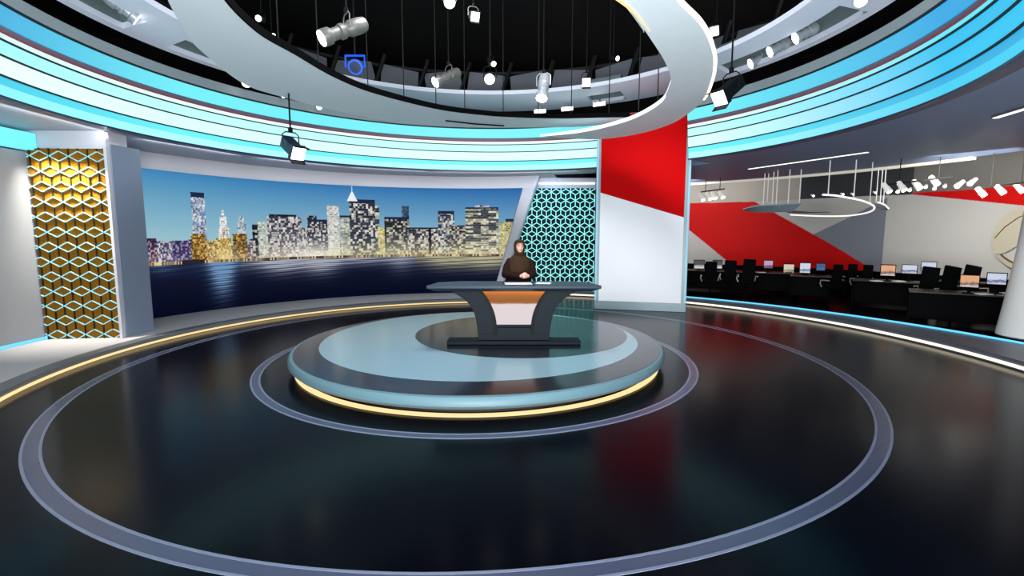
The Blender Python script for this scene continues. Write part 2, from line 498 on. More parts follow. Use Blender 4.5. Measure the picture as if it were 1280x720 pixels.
MB().box((0, 0.12, (dz(406) + 0.28) / 2), (0.72, 0.20, dz(406) - 0.26)).build('plinth_step', 'desk', t, bevel=0.008)
# table top with shallow keel
tp = [(-1.36, 0.955), (-1.30, 1.035), (1.30, 1.035), (1.36, 0.955)]
ztop = 1.035
q = []
MBt = MB()
outl = [(-1.335, -0.56), (1.335, -0.56), (1.24, 0.0), (0.9, 0.18), (-0.9, 0.18), (-1.24, 0.0)]
n = len(outl)
vs = [(x, y, ztop) for x, y in outl] + [(x * 0.995, y * 0.995, ztop - 0.045) for x, y in outl] + [(x * 0.90, y * 0.80, ztop - 0.10) for x, y in outl]
fs = [tuple(range(n)), tuple(range(2 * n, 3 * n))[::-1]] + [(i, (i + 1) % n, n + (i + 1) % n, n + i) for i in range(n)] + [(n + i, n + (i + 1) % n, 2 * n + (i + 1) % n, 2 * n + i) for i in range(n)]
MBt.add(vs, fs).build('desk_top', 'desktop', t, smooth=30, bevel=0.006)
MB().box((0, 0.08, 0.925), (1.9, 0.24, 0.05)).build('under_frame', 'deskdark', t)
o = MB().box((0, 0, 0), (0.42, 0.26, 0.004)).build('paper_sheet', 'paper')
o.location = (0.10, 7.70, PZ + ztop + 0.003); o.rotation_euler = (0, 0, R(4))
tag(o, 'white paper sheets lying on the desk in front of the presenter', 'paper')
o = MB().box((0, 0, 0), (0.24, 0.20, 0.004)).build('paper_sheet', 'paper')
o.location = (0.50, 7.76, PZ + ztop + 0.003); o.rotation_euler = (0, 0, R(-12))
tag(o, 'smaller white paper on the desk to the right of the presenter hands', 'paper')

# ================================================================ PRESENTER
t = thing('person', 'person in brown headscarf and robe standing behind the desk with clasped hands', 'person', (0.125, 8.46, PZ), R(4))
b = MB()
b.limb([(0, 0, 0.92), (0, 0.0, 1.05), (0, 0, 1.22), (0, 0, 1.38)], [0.14, 0.115, 0.12, 0.085])
b.limb([(0, 0.01, 1.38), (0, 0.0, 1.47), (0, -0.01, 1.54)], [0.06, 0.052, 0.055])
for s in (-1, 1):
    b.limb([(s * 0.09, 0, 0.90), (s * 0.10, 0, 0.48), (s * 0.10, 0.01, 0.09)], [0.095, 0.058, 0.038])
    b.limb([(s * 0.10, 0.02, 0.045), (s * 0.105, -0.10, 0.03), (s * 0.11, -0.17, 0.025)], [0.042, 0.036, 0.026])
    b.limb([(s * 0.08, 0, 1.36), (s * 0.15, 0.01, 1.345), (s * 0.225, 0.0, 1.13)], [0.05, 0.045, 0.038])
hc = Vector((0.055, -0.40, 1.125))
for s in (-1, 1):
    el = Vector((s * 0.225, 0.0, 1.13)); wr = hc + Vector((s * 0.075, 0.035, -0.01))
    b.limb([el, (el + wr) / 2, wr], [0.042, 0.036, 0.026])
    pal = hc + Vector((s * 0.028, 0.0, 0.0))
    b.limb([wr, (wr + pal) / 2 + Vector((0, -0.004, 0.004)), pal], [0.025, 0.03, 0.028])
    for k in range(4):     # fingers fold over the back of the other hand
        z = 0.030 - 0.019 * k; ln = (0.9, 1.0, 0.95, 0.78)[k]
        p0 = pal + Vector((0, -0.018, z))
        p1 = p0 + Vector((-s * 0.030 * ln, -0.016 - 0.010 * (s > 0), 0.006))
        p2 = p1 + Vector((-s * 0.026 * ln, 0.002, -0.006))
        p3 = p2 + Vector((-s * 0.014 * ln, 0.016, -0.010))
        b.limb([p0, p1, p2, p3], [0.0095, 0.009, 0.0085, 0.0075], 8)
    b.limb([wr + Vector((-s * 0.02, -0.01, 0.022)), pal + Vector((-s * 0.005, -0.01, 0.048)), pal + Vector((-s * 0.028, -0.018, 0.052))], [0.011, 0.0105, 0.009], 8)
# head
HT = Matrix.Translation((0, -0.02, 1.60)) @ Matrix.Rotation(R(8), 4, 'Z') @ Matrix.Rotation(R(-3), 4, 'X')
b.ball((0, 0.01, 0.015), (0.074, 0.094, 0.098), 24, HT)
b.ball((0, -0.022, -0.045), (0.056, 0.064, 0.062), 20, HT)
b.ball((0, -0.062, -0.088), (0.024, 0.022, 0.018), 12, HT)
b.tube([HT @ Vector(p) for p in ((0, -0.082, 0.02), (0, -0.096, -0.005), (0, -0.104, -0.024))], [0.007, 0.009, 0.011], 8)
b.ball((0, -0.1, -0.026), (0.014, 0.012, 0.009), 10, HT)
for s in (-1, 1):
    b.ball((s * 0.076, 0.015, 0.0), (0.008, 0.02, 0.03), 10, HT)
    b.ball((s * 0.03, -0.072, 0.028), (0.022, 0.012, 0.008), 10, HT)
    b.ball((s * 0.036, -0.062, -0.03), (0.02, 0.018, 0.02), 10, HT)
body = b.build('body', 'skin', t, smooth=180)
rm = body.modifiers.new('remesh', 'REMESH'); rm.mode = 'VOXEL'; rm.voxel_size = 0.0055; rm.use_smooth_shade = True
sm = body.modifiers.new('smooth', 'SMOOTH'); sm.factor = 0.5; sm.iterations = 2
for s in (-1, 1):
    MB().ball((s * 0.029, -0.079, 0.010), (0.013, 0.008, 0.006), 12, HT).build('eye', 'dark', body)
    MB().tube([HT @ Vector(p) for p in ((s * 0.014, -0.091, 0.029), (s * 0.03, -0.089, 0.034), (s * 0.046, -0.076, 0.028))], [0.003, 0.0035, 0.002], 6).build('eyebrow', 'dark', body)
MB().ball((0, -0.086, -0.055), (0.020, 0.010, 0.008), 12, HT).build('lips', 'lips', body)
# robe
d = MB()
def erings(mb, rows, n=36):
    vs = []; fs = []
    for z, rx, ry, cy in rows:
        for i in range(n):
            a = 2 * PI * i / n
            vs.append((rx * math.cos(a), cy + ry * math.sin(a), z))
    for k in range(len(rows) - 1):
        for i in range(n):
            j = (i + 1) % n
            fs.append((k * n + i, k * n + j, (k + 1) * n + j, (k + 1) * n + i))
    fs.append(tuple(range(n))[::-1]); fs.append(tuple((len(rows) - 1) * n + i for i in range(n)))
    mb.add(vs, fs)
erings(d, [(0.07, 0.27, 0.24, 0), (0.5, 0.23, 0.20, 0), (0.9, 0.215, 0.165, 0), (1.08, 0.218, 0.15, 0), (1.25, 0.185, 0.145, 0), (1.35, 0.165, 0.12, 0), (1.43, 0.12, 0.09, 0), (1.47, 0.07, 0.07, 0)])
for s in (-1, 1):
    el = Vector((s * 0.245, 0.0, 1.12)); wr = hc + Vector((s * 0.082, 0.045, -0.012))
    d.limb([(s * 0.11, 0, 1.36), (s * 0.168, 0.0, 1.345), (s * 0.218, 0.0, 1.25), el], [0.06, 0.064, 0.066, 0.064])
    d.limb([el, (el + wr) / 2, wr], [0.068, 0.06, 0.046])
robe = d.build('robe', 'dress', t, smooth=180)
rm = robe.modifiers.new('remesh', 'REMESH'); rm.mode = 'VOXEL'; rm.voxel_size = 0.011; rm.use_smooth_shade = True
sm = robe.modifiers.new('smooth', 'SMOOTH'); sm.factor = 0.6; sm.iterations = 4
# headscarf: wraps the head with a face opening and falls over shoulders and chest
rows = [(1.718, .012, .012, .0), (1.712, .045, .055, 0), (1.695, .072, .085, 0), (1.665, .086, .104, .004), (1.63, .092, .110, .004), (1.59, .092, .110, .004),
        (1.55, .088, .106, .0), (1.515, .080, .104, -.008), (1.485, .082, .10, -.012), (1.455, .096, .105, -.005), (1.425, .130, .120, 0), (1.39, .165, .140, 0),
        (1.34, .184, .152, 0), (1.27, .188, .164, -.005), (1.20, .184, .168, -.01), (1.13, .176, .168, -.012), (1.07, .168, .166, -.012)]
rr = []
for k in range(len(rows) - 1):
    for j in range(3):
        tt = j / 3; rr.append(tuple(a + (c - a) * tt for a, c in zip(rows[k], rows[k + 1])))
rr.append(rows[-1])
n = 60; vs = []; fs = []
for z, rx, ry, cy in rr:
    for i in range(n):
        a = 2 * PI * i / n
        w = 1 + (0.025 * math.sin(a * 9 + z * 20) if z < 1.48 else 0.0)
        turn = R(8) if z > 1.47 else R(8) * max(0, (z - 1.40) / 0.07)
        x, y = rx * w * math.cos(a), ry * w * math.sin(a)
        vs.append((x * math.cos(turn) - y * math.sin(turn), -0.02 * (z > 1.47) + cy + x * math.sin(turn) + y * math.cos(turn), z))
for k in range(len(rr) - 1):
    zc = (rr[k][0] + rr[k + 1][0]) / 2
    for i in range(n):
        j = (i + 1) % n
        da = abs(((i + 0.5) / n * 360) - 270)
        lim = 0
        if 1.505 < zc < 1.672: lim = 50 * math.sqrt(max(0, 1 - ((zc - 1.588) / 0.085) ** 2)) + 6
        if da < lim: continue
        fs.append((k * n + i, (k + 1) * n + i, (k + 1) * n + j, k * n + j))
sc = MB().add(vs, fs).build('headscarf', 'hijab', t, smooth=180)
so = sc.modifiers.new('thick', 'SOLIDIFY'); so.thickness = 0.007; so.offset = 0
MB().ball((0, -0.002, 0.082), (0.070, 0.092, 0.036), 20, HT).build('undercap', 'undercap', t)
for s in (-1, 1):
    MB().limb([(s * 0.105, 0.03, 0.045), (s * 0.11, -0.1, 0.04), (s * 0.115, -0.19, 0.032)], [0.046, 0.044, 0.032]).build('shoe', 'shoe', t)

# ================================================================ SKYLINE VIDEO WALL
ZB, ZT = 0.124, 3.58
SR = 7.5
def saz(px, py, r=SR):
    p = atc(px, py, r, S0); return math.degrees(math.atan2(p.x - S0[0], p.y - S0[1])), p.z
AL = saz(176, 300)[0] - 3.0
e1 = saz(653, 235); e0 = saz(621, 350)
g1 = saz(670, 228); g0 = saz(630, 350)
def edge(z, a, b): return b[0] + (a[0] - b[0]) * (z - b[1]) / (a[1] - b[1])
def curved(r, z0, z1, za, nth, nz, a0, aedge, thick):
    vs = []; fs = []
    for k in range(nz + 1):
        z = z0 + (z1 - z0) * k / nz
        for i in range(nth + 1):
            a = R(a0 + (edge(z, *aedge) - a0) * i / nth)
            vs.append((S0[0] + r * math.sin(a), S0[1] + r * math.cos(a), z))
    N = nth + 1
    for k in range(nz):
        for i in range(nth):
            q = k * N + i; fs.append((q, q + 1, q + N + 1, q + N))
    return vs, fs
# wall carrying the screen
vs, fs = curved(7.56, 0.12, 3.97, 0, 160, 12, AL, (g1, g0), 0.3)
o = MB().add(vs, fs).build('wall_back', 'frame'); struct(o)
so = o.modifiers.new('thick', 'SOLIDIFY'); so.thickness = 0.3
# make sure thickness goes outwards from the centre
me = o.data
if me.polygons[0].normal.dot(Vector((me.polygons[0].center.x - S0[0], me.polygons[0].center.y - S0[1], 0))) > 0: so.offset = 1
else: so.offset = -1
def skyline(U, Vv):
    """U = survey pixel column, Vv = 0 top .. 1 bottom. returns sRGB 0..1"""
    rng = np.random.default_rng(5)
    SH = 0.645
    topx = np.array([176, 281, 400, 483, 653.]); topy = np.array([209.5, 221, 230, 234, 235.5])
    shy = np.interp([176, 281, 400, 483, 653], [176, 281, 420, 653], [330.5, 327, 322, 320])
    tx = lambda x: np.interp(x, topx, topy); sx = lambda x: np.interp(x, topx, shy)
    def H(x, y): return SH * (y - tx(x)) / (sx(x) - tx(x))
    H_, W_ = U.shape
    c = np.zeros((H_, W_, 3))
    f = np.clip(Vv / SH, 0, 1)[..., None]
    ux = np.clip((U - 176) / 480, 0, 1)[..., None]
    t0 = np.array([58, 132, 184.]) * (1 - ux) + np.array([34, 98, 166.]) * ux
    t1 = np.array([160, 198, 206.]) * (1 - ux) + np.array([140, 184, 204.]) * ux
    c[:] = t0 + (t1 - t0) * np.clip(f * 1.25, 0, 1) ** 0.75
    def rect(x0, x1, y, base, win, dens=0.5, cw=2.6, ch=2.6, dark=(26, 30, 44), y1=None, cap=None, stripes=False, glow=0.0):
        yt = H((x0 + x1) / 2, y); yb = SH if y1 is None else H((x0 + x1) / 2, y1)
        m = (U >= x0) & (U < x1) & (Vv >= yt) & (Vv < yb)
        iy = ((Vv - yt) / (ch / 142)).astype(int); ix = ((U - x0) / cw).astype(int)
        h = np.sin(ix * 12.9898 * (0 if stripes else 1) + iy * 78.233 + x0 * 3.17 + (ix // 3) * 5.1) * 43758.5453
        h = h - np.floor(h)
        h2 = np.sin(ix * 39.34 + iy * 11.13 + x0) * 24634.6; h2 = h2 - np.floor(h2)
        on = (h < dens)
        fx = ((U - x0) / cw) % 1; fy = ((Vv - yt) / (ch / 142)) % 1
        sill = (fy > 0.75) & (h2 < 0.6)
        col = np.where(on[..., None], np.array(win, float) * (0.62 + 0.38 * h2[..., None]), np.array(dark, float) * (0.6 + 0.9 * h2[..., None]))
        col = np.where(sill[..., None], np.array(base, float), col)
        g = np.clip((Vv - yt) / max(1e-6, yb - yt), 0, 1)[..., None] ** 2 * glow
        col = col * (1 - g) + np.array([245, 240, 225.]) * g
        c[m] = col[m]
        if cap:
            mc = (U >= x0) & (U < x1) & (Vv >= yt) & (Vv < yt + cap / 142)
            c[mc] = np.array([28, 40, 66.])
    # distant low row
    for x in np.arange(178, 642, 7):
        rect(x, x + 7, 306 - rng.integers(0, 9), (70, 66, 88), (205, 196, 190), 0.42, 1.8, 1.8, (48, 44, 66), glow=0.3)
    rect(181, 196, 296, (70, 60, 86), (190, 160, 170), 0.35, 2, 2.2, (44, 36, 64), glow=0.2)
    rect(196, 215, 300, (100, 96, 120), (225, 220, 230), 0.5, 1.8, 2, (60, 56, 90), glow=0.2)
    rect(215, 236, 299, (80, 70, 110), (160, 150, 190), 0.35, 2, 2, (46, 38, 80), glow=0.2)
    rect(242, 259, 240, (150, 168, 190), (226, 232, 240), 0.62, 1.7, 2.0, (84, 106, 136), cap=5)
    rect(239, 257, 291, (150, 112, 50), (232, 190, 100), 0.5, 1.8, 2.0, (90, 60, 20))
    rect(257, 270, 300, (180, 140, 80), (240, 214, 140), 0.6, 1.8, 2, (110, 84, 40), glow=0.3)
    rect(279, 282, 262, (235, 240, 245), (250, 250, 250), 0.9, 1.5, 2)
    rect(276, 285, 270, (225, 230, 238), (252, 252, 250), 0.85, 1.6, 2.2, (160, 170, 190))
    rect(274, 287, 284, (220, 215, 215), (250, 246, 235), 0.75, 1.6, 2.2, (140, 130, 120))
    rect(270, 289, 297, (190, 150, 70), (246, 220, 140), 0.6, 1.8, 2, (120, 90, 30), glow=0.3)
    rect(300, 306, 270, (150, 170, 190), (220, 230, 238), 0.6, 1.6, 2, (110, 130, 150))
    rect(297, 308, 277, (150, 170, 190), (225, 232, 238), 0.6, 1.6, 2, (110, 130, 150))
    rect(291, 309, 292, (120, 90, 40), (214, 160, 70), 0.4, 2, 2, (60, 44, 24), glow=0.2)
    rect(316, 323, 280, (30, 34, 44), (200, 200, 200), 0.35, 3, 3, (22, 26, 36))
    rect(323, 335, 277, (190, 205, 195), (228, 234, 220), 0.75, 2, 2.4, (150, 166, 160))
    rect(338, 372, 267.5, (40, 44, 54), (60, 64, 74), 0.1, 3, 3)
    rect(335, 378, 270, (90, 90, 98), (226, 222, 224), 0.56, 2.4, 2.6, (46, 48, 60), stripes=False, glow=0.55)
    rect(374, 386, 284, (120, 120, 126), (226, 222, 214), 0.5, 2, 2.4, (60, 60, 70), glow=0.6)
    rect(385, 397, 269, (60, 64, 74), (180, 176, 176), 0.35, 2, 2.5, (34, 38, 52))
    rect(386, 412, 274, (60, 64, 76), (222, 214, 216), 0.48, 2.2, 2.6, (30, 34, 50), cap=3, glow=0.6)
    rect(410, 425, 257, (206, 208, 206), (236, 236, 228), 0.8, 2, 2.5, (168, 172, 172), glow=0.5)
    rect(426, 440, 269, (150, 156, 150), (214, 216, 196), 0.6, 2.2, 2.5, (120, 128, 128), cap=2.5, glow=0.4)
    rect(438, 470, 249, (74, 76, 84), (226, 226, 216), 0.47, 2.6, 3.0, (34, 40, 56), cap=5, glow=0.15)
    rect(470, 475, 257, (84, 84, 84), (226, 226, 206), 0.5, 2.6, 3.0, (40, 46, 60), glow=0.3)
    m = (np.abs(U - 442) < (Vv - H(442, 238)) / (H(442, 250) - H(442, 238)) * 6) & (Vv < H(442, 251)) & (Vv > H(442, 238)); c[m] = (236, 238, 244)
    m = (np.abs(U - 442) < 0.5) & (Vv < H(442, 240)) & (Vv > H(442, 233)); c[m] = (190, 210, 225)
    rect(473, 483, 284, (200, 190, 120), (236, 226, 160), 0.7, 2, 2.5, (120, 116, 70), glow=0.4)
    rect(503, 512, 257, (40, 60, 84), (96, 120, 140), 0.4, 2, 2.5, (36, 54, 78))
    rect(481, 512, 271, (58, 60, 66), (208, 204, 184), 0.42, 2.6, 2.8, (30, 34, 44), cap=3, glow=0.5)
    rect(511, 554, 284, (74, 74, 80), (224, 218, 206), 0.55, 2.4, 2.8, (44, 46, 56), cap=2, glow=0.2)
    rect(536, 539, 285, (20, 22, 34), (30, 30, 40), 0.1, 3, 3, (18, 20, 32))
    rect(548, 568, 263, (84, 90, 104), (228, 226, 220), 0.5, 2.3, 2.6, (40, 48, 68), cap=4, glow=0.1)
    rect(562, 582, 281, (84, 84, 88), (214, 208, 186), 0.5, 2.4, 2.6, (44, 46, 56), glow=0.3)
    rect(594, 612, 256, (214, 216, 220), (220, 220, 224), 0.9, 3, 3)
    rect(582, 623, 258.5, (110, 112, 108), (228, 224, 196), 0.55, 3.2, 2.6, (50, 54, 62), stripes=True, cap=2, glow=0.25)
    rect(624, 640, 277, (186, 180, 130), (222, 214, 160), 0.7, 2.2, 2.6, (140, 134, 90), glow=0.2)
    rect(632, 643, 273, (40, 44, 60), (60, 60, 70), 0.2, 2, 2, (34, 38, 50), y1=277)
    # glow haze low over the shore
    for gx, gw, gc, ga in ((392, 26, (250, 246, 240), .75), (281, 14, (250, 226, 150), .5), (452, 60, (230, 220, 150), .35), (560, 70, (230, 222, 160), .4), (330, 40, (240, 220, 190), .3)):
        g = np.exp(-((U - gx) / gw) ** 2) * np.exp(-np.clip((SH - Vv) / 0.11, 0, 9) ** 2) * min(.9, ga * 1.25)
        g = (g * (Vv <= SH))[..., None]
        c = c * (1 - g) + np.array(gc, float) * g
    # bright shore line with dark quay in places
    sl = (Vv > SH - 0.022) & (Vv <= SH)
    hh = np.clip(np.sin(U * 0.83 + np.sin(U * .37) * 3) * np.sin(U * 0.11 + 2) * 0.6 + 0.45, 0, 1)
    c[sl] = (np.array([230, 205, 150.]) * hh[..., None] + np.array([70, 56, 50.]) * (1 - hh[..., None]))[sl]
    q = (Vv > SH - 0.03) & (Vv <= SH + 0.006) & (U > 225) & (U < 254); c[q] = (44, 34, 40)
    # water
    w = Vv > SH
    dpt = (Vv - SH) / (1 - SH)
    base = np.array([18, 24, 50.]) + (np.array([4, 7, 36.]) - np.array([22, 26, 58.])) * np.clip(dpt, 0, 1)[..., None]
    amp = np.zeros_like(U)
    for gx, gw, a, dl in ((275, 14, 1.0, 0.75), (352, 26, .62, .38), (400, 22, .75, .42), (330, 80, .35, .25), (452, 30, .25, .22), (470, 90, .30, .25), (555, 30, .55, .4), (610, 35, .75, .42), (500, 16, .3, .5), (200, 20, .25, .2)):
        amp += a * np.exp(-((U - gx) / gw) ** 2) * np.exp(-(dpt / dl) ** 2 * 1.6)
    ripple = 0.55 + 0.25 * np.sin(dpt * 130 + np.sin(U * .05) * 3) + 0.2 * np.sin(dpt * 61 + U * 0.07)
    tint = np.where(U[..., None] > 520, np.array([196, 190, 150.]), np.where(U[..., None] > 300, np.array([180, 184, 196.]), np.array([120, 160, 200.])))
    a = np.clip(amp * 2.3 * ripple, 0, 0.9)[..., None]
    wc = base * (1 - a) + tint * a
    wc += np.clip(np.sin(dpt * 200 + U * .03), 0.6, 1)[..., None] * 6 - 4
    c[w] = wc[w]
    return np.clip(c / 255, 0, 1)
NT, NZ = 800, 280
vs, fs = curved(SR, ZB, ZT, 0, NT, NZ, AL, (e1, e0), 0)
vt = thing('video_wall', 'large curved screen showing a night city skyline over dark water', 'screen', (S0[0], S0[1], ZB))
me = bpy.data.meshes.new('screen_face')
me.from_pydata([(a - S0[0], b_ - S0[1], z - ZB) for a, b_, z in vs], [], fs)
VV = np.array(vs)
az = np.degrees(np.arctan2(VV[:, 0] - S0[0], VV[:, 1] - S0[1]))
# survey column for a given azimuth (table)
tab = [(saz(x, 300)[0], x) for x in range(150, 680, 4)]
Uc = np.interp(az, [q[0] for q in tab], [q[1] for q in tab])
Vc = (ZT - VV[:, 2]) / (ZT - ZB)
rgb = skyline(Uc.reshape(NZ + 1, NT + 1), Vc.reshape(NZ + 1, NT + 1)).reshape(-1, 3)
lin = np.where(rgb <= 0.04045, rgb / 12.92, ((rgb + 0.055) / 1.055) ** 2.4)
ca = me.color_attributes.new('picture', 'FLOAT_COLOR', 'POINT')
ca.data.foreach_set('color', np.c_[lin, np.ones(len(lin))].astype(np.float32).ravel())
m, nt, bb = node_mat('screen_picture')
an = nt.nodes.new('ShaderNodeAttribute'); an.attribute_name = 'picture'
nt.links.new(an.outputs['Color'], bb.inputs['Emission Color'])
bb.inputs['Emission Strength'].default_value = 1.0
bb.inputs['Base Color'].default_value = (0.002, 0.002, 0.002, 1); bb.inputs['Roughness'].default_value = 0.9
bb.inputs['Specular IOR Level'].default_value = 0.02
me.materials.append(m)
for p in me.polygons: p.use_smooth = True
o = bpy.data.objects.new('screen_face', me); COL.objects.link(o); o.parent = vt
# screen backing box
vs, fs = curved(SR + 0.02, ZB, ZT, 0, 120, 4, AL, (e1, e0), 0)
o = MB().add([(a - S0[0], b_ - S0[1], z - ZB) for a, b_, z in vs], fs).build('casing', 'black', vt)
so = o.modifiers.new('thick', 'SOLIDIFY'); so.thickness = 0.03; so.offset = 1 if so.offset > 0 else 0

# ================================================================ LATTICE PANELS
def rhombille(w, h, a, bar, dep, x0=0.0, z0=0.0):
    """returns (diagonal bars, vertical bars) in the xz plane, clipped to w x h"""
    diag = MB(); vert = MB()
    def seg(mb, p, q):
        # Liang-Barsky clip
        dx, dzz = q[0] - p[0], q[1] - p[1]; t0, t1 = 0, 1
        for pp, qq in ((-dx, p[0]), (dx, w - p[0]), (-dzz, p[1]), (dzz, h - p[1])):
            if abs(pp) < 1e-9:
                if qq < 0: return
            else:
                r_ = qq / pp
                if pp < 0: t0 = max(t0, r_)
                else: t1 = min(t1, r_)
        if t0 >= t1: return
        p, q = (p[0] + dx * t0, p[1] + dzz * t0), (p[0] + dx * t1, p[1] + dzz * t1)
        L = math.hypot(q[0] - p[0], q[1] - p[1])
        if L < 0.01: return
        ang = math.atan2(q[1] - p[1], q[0] - p[0])
        mt = Matrix.Translation(((p[0] + q[0]) / 2 - w / 2, 0, (p[1] + q[1]) / 2)) @ Matrix.Rotation(-ang, 4, 'Y')
        mb.box((0, 0, 0), (L + bar * 0.5, dep, bar), mt)
    rowh = a * math.sqrt(3) / 2; s = a / math.sqrt(3)
    for j in range(-1, int(h / rowh) + 3):
        for i in range(-1, int(w / a) + 3):
            cx = i * a + (a / 2 if j % 2 else 0) + x0; cz = j * rowh + z0
            for k in range(6):
                an_ = R(30 + 60 * k)
                q = (cx + s * math.cos(an_), cz + s * math.sin(an_))
                seg(vert if k in (1, 4) else diag, (cx, cz), q)
    return diag, vert
def lattice(dg, vt_, m1, m2, parent):
    nf = len(dg.f)
    both = MB().add(dg.v, dg.f).add(vt_.v, vt_.f)
    me = bpy.data.meshes.new('lattice'); me.from_pydata(both.v, [], both.f)
    me.materials.append(M[m1]); me.materials.append(M[m2])
    for p in me.polygons: p.material_index = 0 if p.index < nf else 1
    o = bpy.data.objects.new('lattice', me); COL.objects.link(o); o.parent = parent
    return o
# left gold panel
pL, pR = Vector((-8.78, 9.06)), Vector((-7.50, 9.23))
wL = (pR - pL).length; ang = math.atan2(pR.y - pL.y, pR.x - pL.x)
mid = (pL + pR) / 2
hL = 3.52
t = thing('lattice_panel', 'tall gold panel with a glowing cube lattice beside the left grey wall', 'wall panel', (mid.x, mid.y, 0.12), ang)
MB().box((0, 0.05, hL / 2), (wL, 0.06, hL)).build('backing', 'gold', t)
dg, vt_ = rhombille(wL, hL, 0.318, 0.012, 0.03, 0.05, 0.08)
lattice(dg, vt_, 'latglow', 'latdark', t)
MB().box((wL / 2 + 0.035, 0.02, hL / 2 + 0.03), (0.05, 0.14, hL + 0.06)).build('side_frame', 'frame', t, bevel=0.005)
# right cyan panel
t = thing('lattice_panel', 'dark panel with a cyan cube lattice between the skyline screen and the red pillar', 'wall panel', (1.25, 16.75, 0.12), 0)
MB().box((0, 0.06, 1.75), (3.1, 0.06, 3.5)).build('backing', 'latback', t)
dg, vt_ = rhombille(3.1, 3.5, 0.325, 0.027, 0.03, 0.0, 0.0)
lattice(dg, vt_, 'latcyan', 'latcyan', t)
MB().box((1.60, 0.0, 1.75), (0.08, 0.16, 3.5)).build('side_frame', 'fixblue', t)
# header over it with a light line
struct(MB().box((1.6, 17.0, 3.80), (4.6, 0.3, 0.36)).build('wall_header', 'frame', bevel=0.01))
o = MB().box((1.75, 16.83, 3.79), (2.1, 0.03, 0.05)).build('linear_light', 'white_led')
tag(o, 'short white light line above the cyan lattice panel', 'light')
struct(MB().box((1.6, 17.3, 2.0), (6.5, 0.2, 4.0)).build('wall_behind', 'wallgrey'))

# left end: grey wall, blue-grey slab, cyan light lines
struct(MB().box((-8.95, 5.6, 1.85), (0.3, 7.0, 3.46)).build('wall_left', 'wallgrey', bevel=0.01))
struct(MB().box((-8.22, 9.46, 3.81), (1.55, 0.5, 0.32)).build('wall_header_left', 'frame'))
struct(MB().box((-9.3, 9.6, 1.9), (1.0, 0.8, 3.7)).build('wall_left_return', 'wallgrey'))
sl = MB().box((0, 0, 1.815), (0.20, 0.66, 3.63)).build('divider_slab', 'slab', bevel=0.01)
sl.location = (-7.50, 9.62, 0.12); sl.rotation_euler = (0, 0, R(-5))
tag(sl, 'blue-grey upright slab between the gold lattice panel and the skyline screen', 'divider')
struct(MB().sweep([(8.0, 3.64), (9.6, 3.64), (9.6, 3.97), (8.0, 3.97)], -150, -60, C0).build('wall_header_left', 'frame')) if False else None
o = MB().box((-8.74, 5.35, 3.755), (0.16, 7.6, 0.30)).build('cove_light', mat('cyan_cove', (40, 120, 140), .5, emit=(110, 222, 240), es=1.1))
tag(o, 'broad cyan cove light glowing above the left grey wall', 'light')
o = MB().box((-8.77, 5.6, 0.15), (0.05, 7.0, 0.045)).build('floor_light', 'bluel')
tag(o, 'cyan floor light line at the foot of the left grey wall', 'light')

# ================================================================ CYAN LIGHT BAND
t = thing('light_band', 'huge curved cyan light band wrapping the studio above the screens', 'light band', (0, 0, 0))
A0, A1 = -150, 150
SEG = ((-150, 29), (49.3, 150))     # the pillar stands in the gap
for a0, a1 in SEG: MB().sweep([(6.70, 3.97), (6.85, 3.97), (6.85, 5.36), (6.60, 5.36), (6.60, 5.20), (6.64, 5.20)], a0, a1).build('backing', 'gap', t)
def rz(z): return 6.65 - (z - 3.98) * 0.13
def stripe(nm, z0, z1, m, dr=0.0):
    for a0, a1 in SEG:
        MB().sweep([(rz(z0) + dr, z0), (rz(z0) + dr + .04, z0), (rz(z1) + dr + .04, z1), (rz(z1) + dr, z1)], a0, a1).build(nm, m, t)
pale = (176, 248, 248)
stripe('light_strip', 4.92, 5.17, led_mat('led_top', (104, 230, 240), ((0, 140, 205), (0, 150, 215)), 1.0))
stripe('light_strip', 4.735, 4.81, led_mat('led_a', (225, 252, 252), ((205, 245, 248), (90, 215, 240)), 1.05))
stripe('light_strip', 4.53, 4.715, led_mat('led_b', (186, 252, 250), ((150, 240, 242), (0, 175, 225)), 1.05))
stripe('light_strip', 4.27, 4.51, led_mat('led_c', (212, 253, 252), ((230, 250, 250), (0, 180, 228)), 1.05))
stripe('light_strip', 4.14, 4.25, led_mat('led_d', (96, 236, 244), ((0, 180, 220), (0, 160, 215)), 1.0))
stripe('light_strip', 4.0, 4.14, led_mat('led_e', (170, 250, 250), ((120, 230, 238), (40, 195, 232)), 1.0))
for z in (5.185, 4.724, 4.52, 4.26): stripe('divider', z - .010, z + .010, M['black'], -0.03)
stripe('divider', 3.965, 3.995, M['fixblue'], -0.03)
stripe('red_line', 4.812, 4.828, M['redline'], -0.02)
stripe('recess_panel', 4.83, 4.915, M['gap'], 0.02)
o = MB().sweep([(6.46, 5.20), (6.60, 5.20), (6.60, 5.40), (6.50, 5.40)], A0, 29).build('cornice_ring', 'stripa')
tag(o, 'long grey green curved cornice above the cyan band left of the pillar', 'cornice')
o = MB().sweep([(6.46, 5.20), (6.60, 5.20), (6.60, 5.40), (6.50, 5.40)], 49.3, A1).build('cornice_ring', 'stripa')
tag(o, 'grey green curved cornice above the cyan band right of the pillar', 'cornice')

